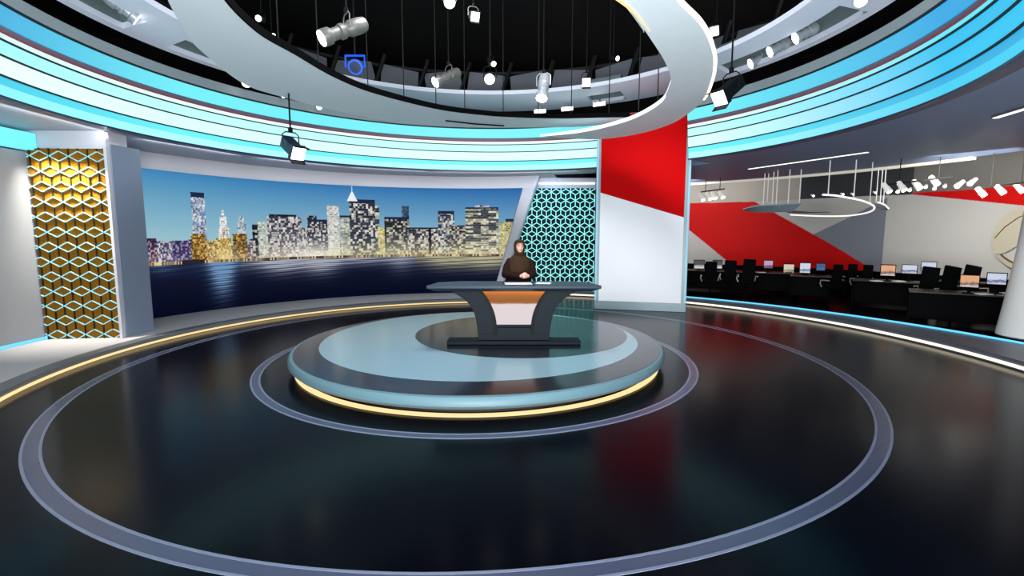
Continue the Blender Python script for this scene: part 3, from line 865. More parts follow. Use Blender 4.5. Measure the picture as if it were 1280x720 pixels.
# ================================================================ CEILING RING WITH POCKETS
t = thing('ceiling_ring', 'pale grey flat ceiling ring with recessed spotlight pockets above the light band', 'ceiling ring', (0, 0, 0))
def zc(r): return 5.66 + (6.45 - r) * 0.2
def ringseg(mb, r0, r1, a0, a1, th=0.10, dzz=0.0):
    mb.sweep([(r0, zc(r0) + dzz), (r1, zc(r1) + dzz), (r1, zc(r1) + dzz + th), (r0, zc(r0) + dzz + th)], a0, a1)
pockets = [(-108, -84), (-76, -60), (26, 35), (60, 90), (98, 120)]
mb = MB()
mb.sweep([(5.42, zc(5.42)), (5.86, zc(5.86)), (5.86, zc(5.86) + .1), (5.42, zc(5.42) + .1)], -150, 150, n=240)
mb.sweep([(6.33, zc(6.33)), (6.45, zc(6.45)), (6.45, zc(6.45) + .1), (6.33, zc(6.33) + .1)], -150, 150, n=240)
a = -150
for p0, p1 in pockets + [(150, 150)]:
    ringseg(mb, 5.86, 6.33, a, p0, 0.1); a = p1
mb.build('ring_panel', 'annul', t)
for p0, p1 in pockets:
    mb = MB()
    ringseg(mb, 5.80, 6.39, p0 - .3, p1 + .3, 0.03, 0.36)
    for r0, r1 in ((5.80, 5.835), (6.36, 6.39)): ringseg(mb, r0, r1, p0 - .3, p1 + .3, 0.27, 0.11)
    for q in (p0 - .3, p1): ringseg(mb, 5.80, 6.39, q, q + .3, 0.27, 0.11)
    mb.build('light_pocket', 'pocket', t)

# ================================================================ RIG: grey panels and struts behind the ring
t = thing('rig_frame', 'dark overhead rig frame with grey panels behind the pale ceiling ring', 'rig frame', (C0[0], C0[1], 6.8))
MB().sweep([(7.74, 0.30), (7.80, 0.30), (7.80, 0.38), (7.74, 0.38)], -70, 80, (0, 0)).build('rail', 'black', t)
MB().sweep([(7.74, -0.38), (7.80, -0.38), (7.80, -0.30), (7.74, -0.30)], -70, 80, (0, 0)).build('rail', 'black', t)
for a in np.arange(-62, 78, 10.0):
    o = MB().box((0, 0, 0), (1.12, 0.05, 0.62)).build('panel', 'acoustic', t, bevel=0.01)
    o.location = (7.6 * math.sin(R(a)), 7.6 * math.cos(R(a)), 0)
    o.rotation_euler = (R(-16), R(6 if int(a) % 4 else -8), R(-a))
for a in np.arange(-57, 73, 10.0):
    o = MB().tube([(-.18, 0, -.5), (.16, 0, .5)], 0.06, 6).build('strut', 'black', t)
    o.location = (7.3 * math.sin(R(a)), 7.3 * math.cos(R(a)), 0); o.rotation_euler = (0, 0, R(-a))

# ================================================================ HALO (two-piece spiral)
def P(px, py, z): return atz(px, py, z)
ZH = 4.70
outer = [(1.72, 6.72), (1.45, 5.4), (0.9, 4.3), (-0.2, 3.45), (-1.6, 3.4), (-2.9, 4.2), (-3.75, 5.6)] + [P(x, y, ZH)[:2] for x, y in ((234, 43), (254, 66), (305, 105), (352, 121), (430, 141), (500, 153), (600, 159), (700, 159), (748, 156), (786, 146.5))]
inner = [(1.72, 6.72), (1.15, 5.75), (0.55, 5.0), (-0.4, 4.45), (-1.5, 4.3), (-2.5, 4.75), (-3.1, 5.5)] + [P(x, y, ZH)[:2] for x, y in ((320, 37), (370, 67), (420, 96), (470, 116), (545, 135), (595, 142), (640, 145.5), (700, 147), (750, 146), (787, 145.5))]
oo = resamp(spline(outer, 8), 160); ii = resamp(spline(inner, 8), 160)
t = thing('halo_ring', 'large pale blue-grey spiral ceiling ring framing the dark lighting rig', 'ceiling ring', (0, 0, 0))
MB().strip(oo, ii, ZH + 0.05, ZH).build('ring_body', 'halo', t, bevel=0.0)
MB().strip([p + (q - p).normalized() * 0.02 if (q - p).length > .05 else p for p, q in zip(ii, oo)], [p - (q - p).normalized() * 0.012 if (q - p).length > .05 else p for p, q in zip(ii, oo)], ZH + 0.085, ZH - 0.016).build('inner_edge', 'haloedge', t)
MB().tube([P(557, 150.5, ZH - .005), P(592, 154.5, ZH - .005), P(630, 157, ZH - .005)], 0.022, 6).build('slot', 'haloedge', t)
ZG = 4.35
rim = [P(x, y, ZG)[:2] for x, y in ((675, 170), (710, 166), (747, 159.5), (790, 147), (825, 127), (837, 107), (838, 95), (830, 75), (812, 47), (792, 18))] + [(1.15, 5.15), (0.75, 4.75), (0.2, 4.35)]
out2 = [P(x, y, ZG)[:2] for x, y in ((675, 170), (712, 173), (749, 174), (790, 169), (825, 160), (850, 149), (878, 127), (890, 102), (894, 76), (888, 50), (875, 27), (850, 2))] + [(1.3, 4.55), (0.8, 4.2), (0.2, 4.0)]
r2 = resamp(spline(rim, 8), 120); o2 = resamp(spline(out2, 8), 120)
t = thing('halo_crescent', 'lower tapering crescent of the spiral ceiling ring passing before the red pillar', 'ceiling ring', (0, 0, 0))
MB().strip(o2, r2, ZG + 0.04, ZG).build('crescent_body', 'halo', t)
q = [p for p in r2 if p.y > 8.3 and p.y < 12]
MB().tube([(p.x, p.y, ZG - 0.004) for p in q], [0.028 * min(1, (i + 2) / 14, (len(q) - i + 2) / 8) for i in range(len(q))], 6).build('inner_led_strip', 'white_led', t)
q = [p for p in o2 if p.y < 8.6 and p.x > 1.0]
MB().tube([(p.x, p.y, ZG + 0.012) for p in q], 0.026, 6).build('outer_lit_edge', 'warmw', t)  # glowing tube stands in for the lit outer face
q = [P(x, y, ZG - .01) for x, y in ((768, -4), (784, 8), (798, 22), (812, 40))]
MB().tube(q, [0.016, 0.014, 0.010, 0.005], 6).build('seam_lit_edge', 'warm', t)  # glowing tube stands in for the orange-lit edge of the seam

# suspension cables
cables = [(348, 54), (398, 84), (460, 112), (505, 125), (545, 134), (581, 140), (629, 144), (673, 146), (714, 146), (761, 146)]
for x, y in cables:
    p = P(x, y - 1, ZH)
    o = MB().tube([(0, 0, 0), (0, 0, 4.16)], 0.010, 6).build('suspension_cable', 'cable')
    o.location = (p.x, p.y, ZH + 0.05)
    tag(o, 'thin steel cable holding the spiral ceiling ring', 'cable', 'cables holding the spiral ceiling ring')
for x, y in ((798, 143), (822, 128)):
    p = P(x, y - 1, ZG)
    o = MB().tube([(0, 0, 0), (0, 0, 4.5)], 0.010, 6).build('suspension_cable', 'cable')
    o.location = (p.x, p.y, ZG + 0.04)
    tag(o, 'thin steel cable holding the lower crescent above the red pillar', 'cable', 'cables holding the lower crescent')

# ================================================================ PILLAR
pA, pB = Vector((2.30, 13.60)), Vector((4.66, 12.98))
ang = math.atan2(pB.y - pA.y, pB.x - pA.x); wP = (pB - pA).length; mid = (pA + pB) / 2
t = thing('pillar', 'broad rectangular pillar painted red above white on the right of the desk', 'pillar', (mid.x, mid.y, 0), ang)
HP = 5.28
MB().box((0, 0.22, HP / 2), (wP, 0.44, HP)).build('pillar_body', 'colframe', t, bevel=0.012)
xl, xr = -wP / 2 + 0.12, wP / 2 - 0.14
zl = at(748, 241, 13.59).z; zr = at(848, 272, 13.1).z
MB().prism([(xl, 0.24), (xr, 0.24), (xr, zr), (xl, zl)], -0.02, 0.01).build('white_panel', 'colwhite', t, smooth=0)
MB().prism([(xl, zl), (xr, zr), (xr, HP - 0.02), (xl, HP - 0.02)], -0.02, 0.01).build('red_panel', 'colred', t, smooth=0)
MB().box((-wP / 2 + 0.035, -0.005, HP / 2 + .1), (0.05, 0.03, HP - .3)).build('edge_light', 'coledge', t)
MB().box((wP / 2 - 0.035, -0.005, HP / 2 + .1), (0.05, 0.03, HP - .3)).build('edge_light', 'coledge', t)

# flared pale post at far right
t = MB().lathe([(0.44, 0), (0.48, 0.03), (0.48, 0.06), (0.44, 0.4), (0.38, 0.95), (0.32, 1.6), (0.28, 2.3), (0.27, 3.0), (0.27, 3.80)], 48).build('flared_post', 'postw')
t.location = (9.76, 9.06, 0.155); tag(t, 'pale flared round post standing on the slate step at the right edge', 'post')

# ================================================================ SPOTLIGHTS
def spot(name, label, lens_pos, aim, L, rad, body, top_z=None, group=None, style='ellipsoidal', cat='spotlight'):
    """lens_pos = world centre of lens; aim = direction the light leaves"""
    aim = Vector(aim).normalized()
    lens_pos = Vector(lens_pos)
    mid = lens_pos - aim * L * 0.55
    t = thing(name, label, cat, mid, 0, group)
    Rm = look(aim)
    T = Rm @ Matrix.Translation((0, 0, L * 0.55))   # local z=0 at the lens, back towards -z
    if style == 'ellipsoidal':
        MB().lathe([(rad * .45, -L), (rad * .8, -L * .96), (rad * .95, -L * .84), (rad * .95, -L * .62), (rad * .75, -L * .58), (rad * .75, -L * .50), (rad * .9, -L * .48), (rad * .9, -L * .40), (rad * .72, -L * .38), (rad * .72, -L * .22), (rad * .98, -L * .18), (rad, -L * .02), (rad * .94, -.004)], 24, T).build('housing', body, t)
        MB().lathe([(rad * .90, -.012), (rad * .90, 0.006)], 24, T).build('lens', 'lens', t)
    elif style == 'barn':
        MB().box((0, 0, -L * .55), (rad * 1.6, rad * 1.6, L * .8), T).build('housing', body, t, bevel=0.02)
        MB().box((0, 0, -L * .08), (rad * 2, rad * 2, L * .16), T).build('front_box', body, t, bevel=0.006)
        MB().box((0, 0, 0.004), (rad * 1.8, rad * 1.8, 0.012), T).build('lens', 'lens_n', t)
        for sx_ in (-1, 1):
            MB().box((0, 0, rad * .4), (rad * 2, 0.012, rad * .8), T @ Matrix.Translation((0, sx_ * rad, 0)) @ Matrix.Rotation(R(-sx_ * 12), 4, 'X')).build('barn_door', 'fixblack', t)
    elif style == 'can':
        MB().lathe([(rad * .5, -L), (rad * .8, -L * .93), (rad * .85, -L * .5), (rad, -L * .45), (rad, -.003)], 20, T).build('housing', body, t)
        MB().lathe([(rad * .9, -.01), (rad * .9, 0.006)], 20, T).build('lens', 'lens', t)
    if top_z is not None:
        u = Vector((0, 0, 1)).cross(aim)
        u = u.normalized() if u.length > .1 else Vector((1, 0, 0))
        w = rad * 1.15; hh = rad * 1.9
        pts = [u * w, u * w + Vector((0, 0, hh * .8)), u * w * .6 + Vector((0, 0, hh)), -u * w * .6 + Vector((0, 0, hh)), -u * w + Vector((0, 0, hh * .8)), -u * w]
        MB().tube(pts, rad * .09, 6).build('yoke', body if body != 'fixwhite' else 'fixwhite', t)
        MB().tube([Vector((0, 0, hh)), Vector((0, 0, max(hh + .05, top_z - mid.z)))], max(.011, rad * .12), 8).build('rod', 'fixblack' if body != 'fixwhite' else 'fixwhite', t)
        MB().box((0, 0, hh + rad * .35), (rad * .5, rad * .4, rad * .6)).build('clamp', 'fixblack', t, bevel=0.003)
    return t
TOP = 8.98
spot('profile_spotlight', 'big grey profile spotlight hanging at upper left in the dark rig opening', at(402, 48, 7.0), (-0.62, -0.45, -0.42), 0.72, 0.115, 'fixgrey', TOP)
spot('profile_spotlight', 'dim grey profile spotlight in the rig opening above a small square light', at(544, 103, 10.6), (-0.62, -0.45, -0.42), 0.66, 0.12, 'fixgrey', TOP)
spot('profile_spotlight', 'silver profile spotlight pointing down at the middle right of the rig opening', at(677, 123, 10.6), (-0.12, -0.35, -0.75), 0.60, 0.13, 'fixsilver', TOP)
spot('can_spotlight', 'black can spotlight with a round white lens facing the camera in the rig', at(612, 99, 10.5), (0, -0.9, -0.45), 0.3, 0.115, 'fixblack', TOP)
spot('can_spotlight', 'small round black spotlight cut off by the top picture edge', at(562, 3, 9.0), (0.15, -0.85, -0.55), 0.26, 0.105, 'fixgrey', TOP)
spot('can_spotlight', 'tiny slanted spotlight just above the round white lens in the rig', at(617, 80, 11.5), (0.35, -0.6, -0.5), 0.3, 0.065, 'fixblack', TOP)
spot('can_spotlight', 'tiny bright spotlight at the upper left end of the rig opening', at(323, 23, 9.0), (0.1, -0.9, -0.3), 0.25, 0.055, 'fixblack', TOP)
spot('can_spotlight', 'tiny narrow spotlight beside the left rim of the rig opening', at(342, 44, 9.5), (0.5, -0.6, -0.3), 0.25, 0.035, 'fixblack', TOP)
spot('can_spotlight', 'tiny oval spotlight high in the right part of the rig opening', at(772, 73, 11.0), (0.45, -0.7, -0.3), 0.25, 0.052, 'fixblack', TOP)
spot('barn_door_spotlight', 'square white light tilted near the top of the rig opening', at(594, 21, 9.5), (0.3, -0.8, -0.45), 0.26, 0.085, 'fixgrey', TOP, style='barn')
spot('barn_door_spotlight', 'square white light above the grey ceiling ring right of the silver spotlight', at(733, 103, 11.0), (-0.15, -0.85, -0.45), 0.24, 0.095, 'fixblack', TOP, style='barn')
spot('barn_door_spotlight', 'square white light against the dark gap right of the crescent', at(893, 39, 9.5), (-0.5, -0.7, -0.35), 0.24, 0.085, 'fixblack', TOP, style='barn')
spot('barn_door_spotlight', 'navy barn door spotlight hanging in front of the cyan band at left', at(373, 192, 9.3), (0.60, -0.50, -0.48), 0.56, 0.135, 'fixblue', ZH - .004, style='barn')
spot('barn_door_spotlight', 'black barn door spotlight hanging beside the crescent at right', at(899, 123, 8.0), (-0.60, -0.35, -0.50), 0.60, 0.125, 'fixblack', TOP, style='barn')
# blue wash fixture
p = at(444, 84, 10.2)
t = thing('wash_light', 'blue glowing moving head light behind the left rim of the rig opening', 'spotlight', p)
Tm = look((0.1, -0.85, -0.4))
MB().lathe([(0.07, -.2), (0.13, -.16), (0.15, -.02), (0.135, 0)], 20, Tm).build('housing', 'bluewash', t)
MB().lathe([(0.11, -.01), (0.11, .004)], 20, Tm).build('lens', 'fixblue', t)
MB().tube([(-.19, 0, 0), (-.19, 0, .22), (.19, 0, .22), (.19, 0, 0)], .022, 8).build('yoke', 'bluewash', t)
MB().tube([(0, 0, .22), (0, 0, TOP - p.z)], .02, 8).build('rod', 'fixblack', t)
# pocket spotlights
for x, y, lb in ((938, 80, 'silver spotlight nearest the pillar in the right ceiling pocket'), (962, 65, 'silver spotlight in the middle of the right ceiling pocket'),
              (994, 48, 'silver spotlight nearest the top of the right ceiling pocket')):
    p = atz(x, y, 5.72)
    spot('recessed_spotlight', lb, p, (-0.80, 0.10, -0.42), 0.42, 0.115, 'fixsilver', None, group='spotlights in the ceiling pockets')
p = atz(172, 24, 5.74)
spot('recessed_spotlight', 'silver spotlight in the upper left ceiling pocket', p, (0.45, 0.45, -0.42), 0.50, 0.125, 'fixsilver', None, group='spotlights in the ceiling pockets')
p = atz(1076, 1, 5.70)
spot('recessed_spotlight', 'white spotlight on the ceiling ring cut off by the top edge at right', p, (-0.3, -0.6, -0.5), 0.3, 0.10, 'fixsilver', None, group='spotlights in the ceiling pockets')
# small lights along the band
for x, y, r_, lb in ((308, 104, .10, 'small white spotlight at the left tip of the dark ceiling gap'), (399, 134, .07, 'small white spotlight just left above the cyan band and halo'),
                 (354, 120, .05, 'small white spotlight at the top of the navy spotlight rod')):
    p = atc(x, y, 6.3, C0)
    spot('can_spotlight', lb, p, (0.3, -0.7, -0.5), 0.18, r_, 'fixwhite', None, style='can')
for x, y, w, lb in ((546, 117, .22, 'small square panel light under the dim grey profile spotlight'), (675, 139, .34, 'flat panel light below the silver spotlight on the ceiling ring'),
                (709, 136, .34, 'flat panel light second from left on the ceiling ring'), (749, 130, .36, 'flat panel light rightmost on the ceiling ring behind the halo')):
    p = atc(x, y, 6.0, C0)
    t = thing('panel_light', lb, 'light', p, math.atan2(-(p.x - C0[0]), p.y - C0[1]))
    MB().box((0, 0.03, 0), (w, 0.06, 0.11)).build('housing', 'fixgrey', t, bevel=.005)
    MB().box((0, -0.004, 0), (w * .95, 0.012, 0.10)).build('diffuser', 'lens_n', t)
    MB().box((0, 0.03, 0.10), (0.04, 0.04, 0.12)).build('bracket', 'fixgrey', t)

# ================================================================ NEWSROOM
def linear(px0, py0, px1, py1, label, r=0.035, z=3.94):
    a, b_ = atz(px0, py0, z), atz(px1, py1, z)
    c = (a + b_) / 2; d_ = b_ - a
    t = thing('linear_light', label, 'light', c, math.atan2(d_.y, d_.x))
    MB().box((0, 0, 0.012), (d_.length + .04, r * 2.6, 0.03)).build('housing', 'fixgrey', t)
    MB().box((0, 0, -0.008), (d_.length, r * 2, 0.014)).build('diffuser', 'white_led', t)
linear(936, 211, 1085, 190, 'long thin white light line on the newsroom ceiling right of the pillar')
linear(1244, 147, 1300, 130, 'short white light line on the newsroom ceiling at the right picture edge')

def desk(x, y, rz_, w, d, label):
    t = thing('newsroom_desk', label, 'desk', (x, y, 0), rz_)
    MB().box((0, 0, .735), (w, d, .03)).build('worktop', 'nw_top', t, bevel=.004)
    for s in (-1, 1): MB().box((s * (w / 2 - .03), 0, .36), (.04, d * .9, .72)).build('side_panel', 'nw_desk', t)
    MB().box((0, -d * .3, .40), (w - .1, .03, .62)).build('modesty_panel', 'nw_desk', t)
    return t
def scr_mat(name, top, mid_, bot, scale=14.0):
    m, nt, b = node_mat(name)
    tc = nt.nodes.new('ShaderNodeTexCoord'); sx = nt.nodes.new('ShaderNodeSeparateXYZ')
    nt.links.new(tc.outputs['Generated'], sx.inputs[0])
    n = nt.nodes.new('ShaderNodeTexNoise'); n.inputs['Scale'].default_value = scale
    nt.links.new(tc.outputs['Object'], n.inputs['Vector'])
    ad = nt.nodes.new('ShaderNodeMath'); ad.operation = 'MULTIPLY_ADD'; ad.inputs[1].default_value = 0.5
    ad2 = nt.nodes.new('ShaderNodeMath'); ad2.operation = 'SUBTRACT'; ad2.inputs[1].default_value = 0.25
    nt.links.new(n.outputs['Fac'], ad.inputs[0]); nt.links.new(sx.outputs['Z'], ad.inputs[2]); nt.links.new(ad.outputs[0], ad2.inputs[0])
    cr = nt.nodes.new('ShaderNodeValToRGB'); el = cr.color_ramp.elements
    el[0].position = 0.05; el[0].color = s2l(bot) + (1,); el[1].position = 0.95; el[1].color = s2l(top) + (1,)
    e = el.new(0.3); e.color = s2l(mid_) + (1,); e = el.new(0.48); e.color = s2l(top) + (1,)
    nt.links.new(ad2.outputs[0], cr.inputs[0])
    nt.links.new(cr.outputs[0], b.inputs['Emission Color']); b.inputs['Emission Strength'].default_value = 0.9
    b.inputs['Base Color'].default_value = (0.01, 0.01, 0.01, 1)
    return m
SM = {'warm': scr_mat('monitor_warm_picture', (226, 160, 110), (60, 30, 50), (220, 200, 200)),
      'blue': scr_mat('monitor_blue_white_picture', (205, 212, 235), (60, 80, 130), (210, 212, 226)),
      'tan': scr_mat('monitor_tan_picture', (206, 200, 180), (120, 110, 90), (190, 184, 160)),
      'pink': scr_mat('monitor_pink_picture', (186, 150, 190), (70, 30, 60), (120, 60, 90)),
      'cyan': scr_mat('monitor_blue_picture', (10, 70, 130), (20, 110, 170), (5, 20, 50)),
      'grey': scr_mat('monitor_grey_picture', (60, 62, 66), (190, 190, 190), (200, 200, 196))}
def monitor(px, py, Y, w, h, kind, label, rz_=0.0, group=None):
    c = at(px, py, Y)
    t = thing('monitor', label, 'monitor', (c.x, c.y, .75), math.atan2(-c.x, c.y) + rz_, group)
    zc_ = c.z - .75
    MB().box((0, 0, zc_), (w, .035, h)).build('casing', 'nw_chair', t, bevel=.004)
    MB().box((0, -.021, zc_), (w * .9, .006, h * .86)).build('screen', SM[kind], t)
    MB().box((0, .03, zc_ / 2), (.05, .03, zc_)).build('stand_neck', 'nw_chair', t)
    MB().box((0, .02, .008), (.22, .16, .016)).build('stand_foot', 'nw_chair', t)
def chair(px, Y, label, turn=0.0, top_y=None, lean=0.0, group='newsroom chairs'):
    c = at(px, 335, Y)
    t = thing('office_chair', label, 'chair', (c.x, c.y, 0), math.atan2(-c.x, c.y) + turn, group)
    h = at(px, top_y, Y).z if top_y else 1.15
    L = Matrix.Rotation(R(lean), 4, 'Y')
    MB().box((0, -.22, (.55 + h) / 2), (.38, .06, h - .55), Matrix.Translation((0, 0, .5)) @ L @ Matrix.Translation((0, 0, -.5))).build('backrest', 'nw_chair', t, bevel=.025)
    MB().box((0, 0, .49), (.48, .46, .08)).build('seat', 'nw_chair', t, bevel=.025)
    for s in (-1, 1):
        MB().tube([(s * .24, .08, .47), (s * .29, .10, .58), (s * .29, .08, .68), (s * .29, -.20, .69)], .018, 6).build('armrest', 'chrome', t)
    MB().lathe([(.03, 0), (.03, .4)], 10, Matrix.Translation((0, 0, .07))).build('gas_column', 'nw_chair', t)
    b = MB()
    for k in range(5):
        a = 2 * PI * k / 5
        b.tube([(0, 0, .09), (.28 * math.cos(a), .28 * math.sin(a), .05)], .018, 6); b.ball((.28 * math.cos(a), .28 * math.sin(a), .03), .029, 8)
    b.build('star_base', 'nw_chair', t)
def azr(px, Y):
    c = at(px, 335, Y); return math.atan2(-c.x, c.y)
# near desk at right
c = at(1222, 335, 11.0); desk(c.x + .1, 11.0 + .15, azr(1222, 11) + R(6), 2.3, .8, 'dark newsroom desk nearest the step at right holding two lit monitors')
c = at(1118, 335, 14.0); desk(c.x, 14.1, azr(1118, 14) - R(4), 1.75, .8, 'dark newsroom desk below the hanging lamp with a warm coloured monitor')
c = at(1214, 335, 13.75); desk(c.x, 13.75, azr(1214, 13.75), 1.3, .6, 'dark newsroom desk behind the nearest desk at the right wall')
c = at(885, 335, 17.9); desk(c.x, 18.3, azr(885, 18) - R(2), 2.8, .8, 'dark newsroom desk just right of the pillar with grey monitors')
c = at(968, 335, 17.3); desk(c.x, 17.3, azr(968, 17.3), 1.6, .7, 'dark newsroom desk in the centre carrying a pink monitor')
c = at(1014, 335, 15.95); desk(c.x, 15.95, azr(1014, 15.95), 1.15, .7, 'dark newsroom desk in the centre carrying pale and blue monitors')
monitor(1212, 351.5, 11.0, .34, .30, 'warm', 'warm coloured monitor on the nearest dark newsroom desk')
monitor(1246, 348.5, 11.0, .34, .28, 'blue', 'blue and white monitor on the nearest dark newsroom desk')
monitor(1110, 338, 14.0, .36, .34, 'warm', 'warm coloured monitor on the desk below the hanging lamp')
monitor(1137, 336.5, 14.0, .36, .27, 'blue', 'blue and white monitor beside the warm one below the hanging lamp')
monitor(1161, 333, 14.2, .36, .28, 'blue', 'blue monitor half hidden behind a black chair back')
monitor(874, 330.5, 18.0, .38, .34, 'grey', 'dark monitor with white lower edge just right of the pillar')
monitor(897, 330.5, 18.2, .34, .34, 'grey', 'grey monitor between two black chair backs right of the pillar')
monitor(960.5, 330.5, 17.2, .30, .30, 'pink', 'pink monitor against the red wall')
monitor(986, 336, 17.1, .34, .36, 'tan', 'tan coloured monitor against the red wall')
monitor(1006.5, 335, 15.95, .32, .36, 'blue', 'white patterned monitor right of the tan one')
monitor(1026, 334, 15.95, .26, .26, 'cyan', 'dim blue monitor right end of the centre desk')
for px, Y, ty, tn, le, lb in ((888, 16.6, 326.5, 0.1, 0, 'black office chair first right of the pillar'), (911.5, 17.2, 325, 0.1, 2, 'black office chair second right of the pillar'),
                          (934, 16.4, 323.5, 0.2, 2, 'black office chair third right of the pillar against the red wall'),
                          (1039, 15.0, 330, 0.9, 1, 'black office chair left of three before the red wall'), (1058, 16.4, 329.5, 0.9, 1, 'black office chair middle of three before the red wall'),
                          (1076, 15.6, 330.5, 0.9, 4, 'black office chair right of three before the red wall'),
                          (1165, 13.0, 333, -0.3, 5, 'black office chair in front of the half hidden blue monitor'), (1194, 12.3, 332, -0.6, 8, 'tilted black chair back left of two at the right wall'),
                          (1219, 12.95, 331, -0.6, 9, 'tilted black chair back right of two at the right wall')):
    chair(px, Y, lb, tn, ty, le)
# small papers on the desks
for x, y, Y, lb in ((1096, 347, 13.9, 'white papers on the left corner of the desk below the hanging lamp'), (1124, 346, 13.8, 'white papers beside the warm monitor below the hanging lamp'),
                (951, 339.5, 17.0, 'white papers left of the pink monitor'), (1230, 364, 10.85, 'white papers between the two monitors on the nearest desk'), (1262, 362, 11.0, 'white papers at the right end of the nearest desk')):
    c = atz(x, y, .755) if False else at(x, y, Y)
    o = MB().box((0, 0, 0), (.26, .2, .02)).build('paper_stack', 'paper'); o.location = (c.x, c.y, .762); tag(o, lb, 'paper')
# dark strip: real foot at right, added elsewhere to darken the wall bottom
struct(MB().sweep([(15.90, 0), (15.97, 0), (15.97, .78), (15.90, .78)], 14, 110).build('dark_foot_newsroom', 'nw_desk'))

# newsroom white spotlights
def nspot(px, py, Y, s, label, aim=(0.25, -0.55, -0.8), zt=3.96, group='white newsroom spotlights'):
    L = .30 * s; p = at(px, py + 2, Y)
    spot('track_spotlight', label, p, aim, L, .075 * s, 'fixwhite', None, group, 'can')
ql = ['white newsroom spotlight in the cluster of four above the red wall'] * 4
for (x, y), l in zip(((879, 248), (888, 247), (894.5, 246), (904, 245)), ql): nspot(x, y, 17.0, 1.0, l, group='cluster of four white spotlights above the red wall')
for x, y in ((1112, 238), (1131, 236), (1150, 234), (1172, 229)): nspot(x, y, 12.4, .95, 'large white track spotlight over the pale newsroom wall', group='large white spotlights over the pale wall')
for x, y in ((1122, 238), (1137, 236), (1157, 232), (1168, 234), (1181, 231)): nspot(x, y, 14.5, .6, 'small white spotlight between the large ones over the pale wall', (-.5, -.5, -.3), group='small white spotlights between the large ones')
for x, y in ((1196, 231), (1212, 228)): nspot(x, y, 13.2, .9, 'white spotlight slanting left over the red strip', (-.75, -.2, -.5), group='white spotlights slanting left')
for x, y in ((1231, 243), (1255, 240), (1279, 238)): nspot(x, y, 11.6, .85, 'white spotlight in the row of three near the right edge', (.35, -.4, -.7), group='row of three white spotlights')
for x, y in ((1017, 243), (1054, 241), (1067, 241), (1095, 239)): nspot(x, y, 15.6, .42, 'tiny white spotlight seen through the hanging newsroom lamp', (0, -.9, -.3), group='tiny white spotlights behind the hanging lamp')
for a, b_, Y, lb in (((1108, 231), (1190, 221), 12.6, 'black lighting track carrying the four large white spotlights'), ((1226, 235), (1290, 227), 11.8, 'black lighting track carrying three white spotlights at right'),
                 ((876, 240), (906, 236), 17.2, 'black lighting track above the red wall')):
    p, q = at(*a, Y), at(*b_, Y * .97)
    t = thing('lighting_track', lb, 'lighting track', (p + q) / 2)
    h = (q - p) / 2
    MB().tube([-h, h], .022, 6).build('rail', 'black', t)
    for s in (-.6, .6):
        MB().tube([h * s, h * s + Vector((0, 0, 4.2 - ((p + q) / 2 + h * s).z))], .012, 6).build('drop_rod', 'black', t)

# hanging ring lamp
t = thing('ring_lamp', 'white spiral tube lamp hung on white rods before the newsroom walls', 'lamp', at(1030, 256, 14.5))
base = Vector(t.location)
ringpx = [(1028, 243.3, 12.9), (1045, 244.5, 12.7), (1062, 247.5, 12.7), (1078, 251, 12.9), (1090, 256, 13.3), (1093, 260, 14.0), (1088, 264.5, 14.8), (1074, 268, 15.6), (1055, 270, 16.2), (1030, 270.2, 16.6), (1008, 269.5, 16.8), (988, 268.5, 16.8)]
pts = [at(x, y, Y) - base for x, y, Y in ringpx]
sp = []
for i in range(len(pts) - 1):
    a_ = pts[max(i - 1, 0)]; b1 = pts[i]; c1 = pts[i + 1]; d1 = pts[min(i + 2, len(pts) - 1)]
    for k in range(5):
        u = k / 5; sp.append(0.5 * ((2 * b1) + (c1 - a_) * u + (2 * a_ - 5 * b1 + 4 * c1 - d1) * u * u + (3 * b1 - 3 * c1 + d1 - a_) * u ** 3))
sp.append(pts[-1])
MB().tube(sp, .024, 8).build('tube_ring', 'tube', t)
def cres(px_out, px_in, Y0, Y1, mname, nm='crescent_plate'):
    n = 24
    a_ = resamp(spline(px_out, 6), n); b_ = resamp(spline(px_in, 6), n)
    vs = []; fs = []
    for i in range(n):
        Ya = Y0 + (Y1 - Y0) * (i / (n - 1))
        for p_ in (a_[i], b_[i]):
            w_ = at(p_.x, p_.y, Ya + (0.5 if p_ is b_[i] else 0)) - base
            vs.append(w_); vs.append(w_ + Vector((0, 0, .03)))
    for i in range(n - 1):
        q = i * 4; r_ = q + 4
        fs += [(q, q + 2, r_ + 2, r_), (q + 1, r_ + 1, r_ + 3, q + 3), (q, r_, r_ + 1, q + 1), (q + 2, q + 3, r_ + 3, r_ + 2)]
    fs += [(0, 1, 3, 2), ((n - 1) * 4, (n - 1) * 4 + 2, (n - 1) * 4 + 3, (n - 1) * 4 + 1)]
    MB().add(vs, fs).build(nm, mname, t)
cres([(929, 262), (945, 258), (968, 256.5), (1003, 254.3)], [(929, 263), (945, 265.5), (968, 265.5), (990, 264.5)], 15.0, 13.8, 'crescent')
cres([(966, 257), (985, 262.5), (1010, 264.8), (1037, 265.3)], [(966, 259), (985, 266), (1010, 266.6), (1037, 266.2)], 14.2, 15.6, 'crescent')
cres([(1089, 254), (1098, 253.6), (1106, 256), (1111, 260.5)], [(1094, 257), (1099, 260.5), (1105, 262.5), (1111, 262.5)], 14.0, 14.6, 'crescent')
MB().tube([at(x, y, 14.2) - base for x, y in ((1088, 254), (1094, 253), (1100, 253.5), (1106, 256), (1111, 261))], .018, 6).build('tube_ring', 'tube', t)
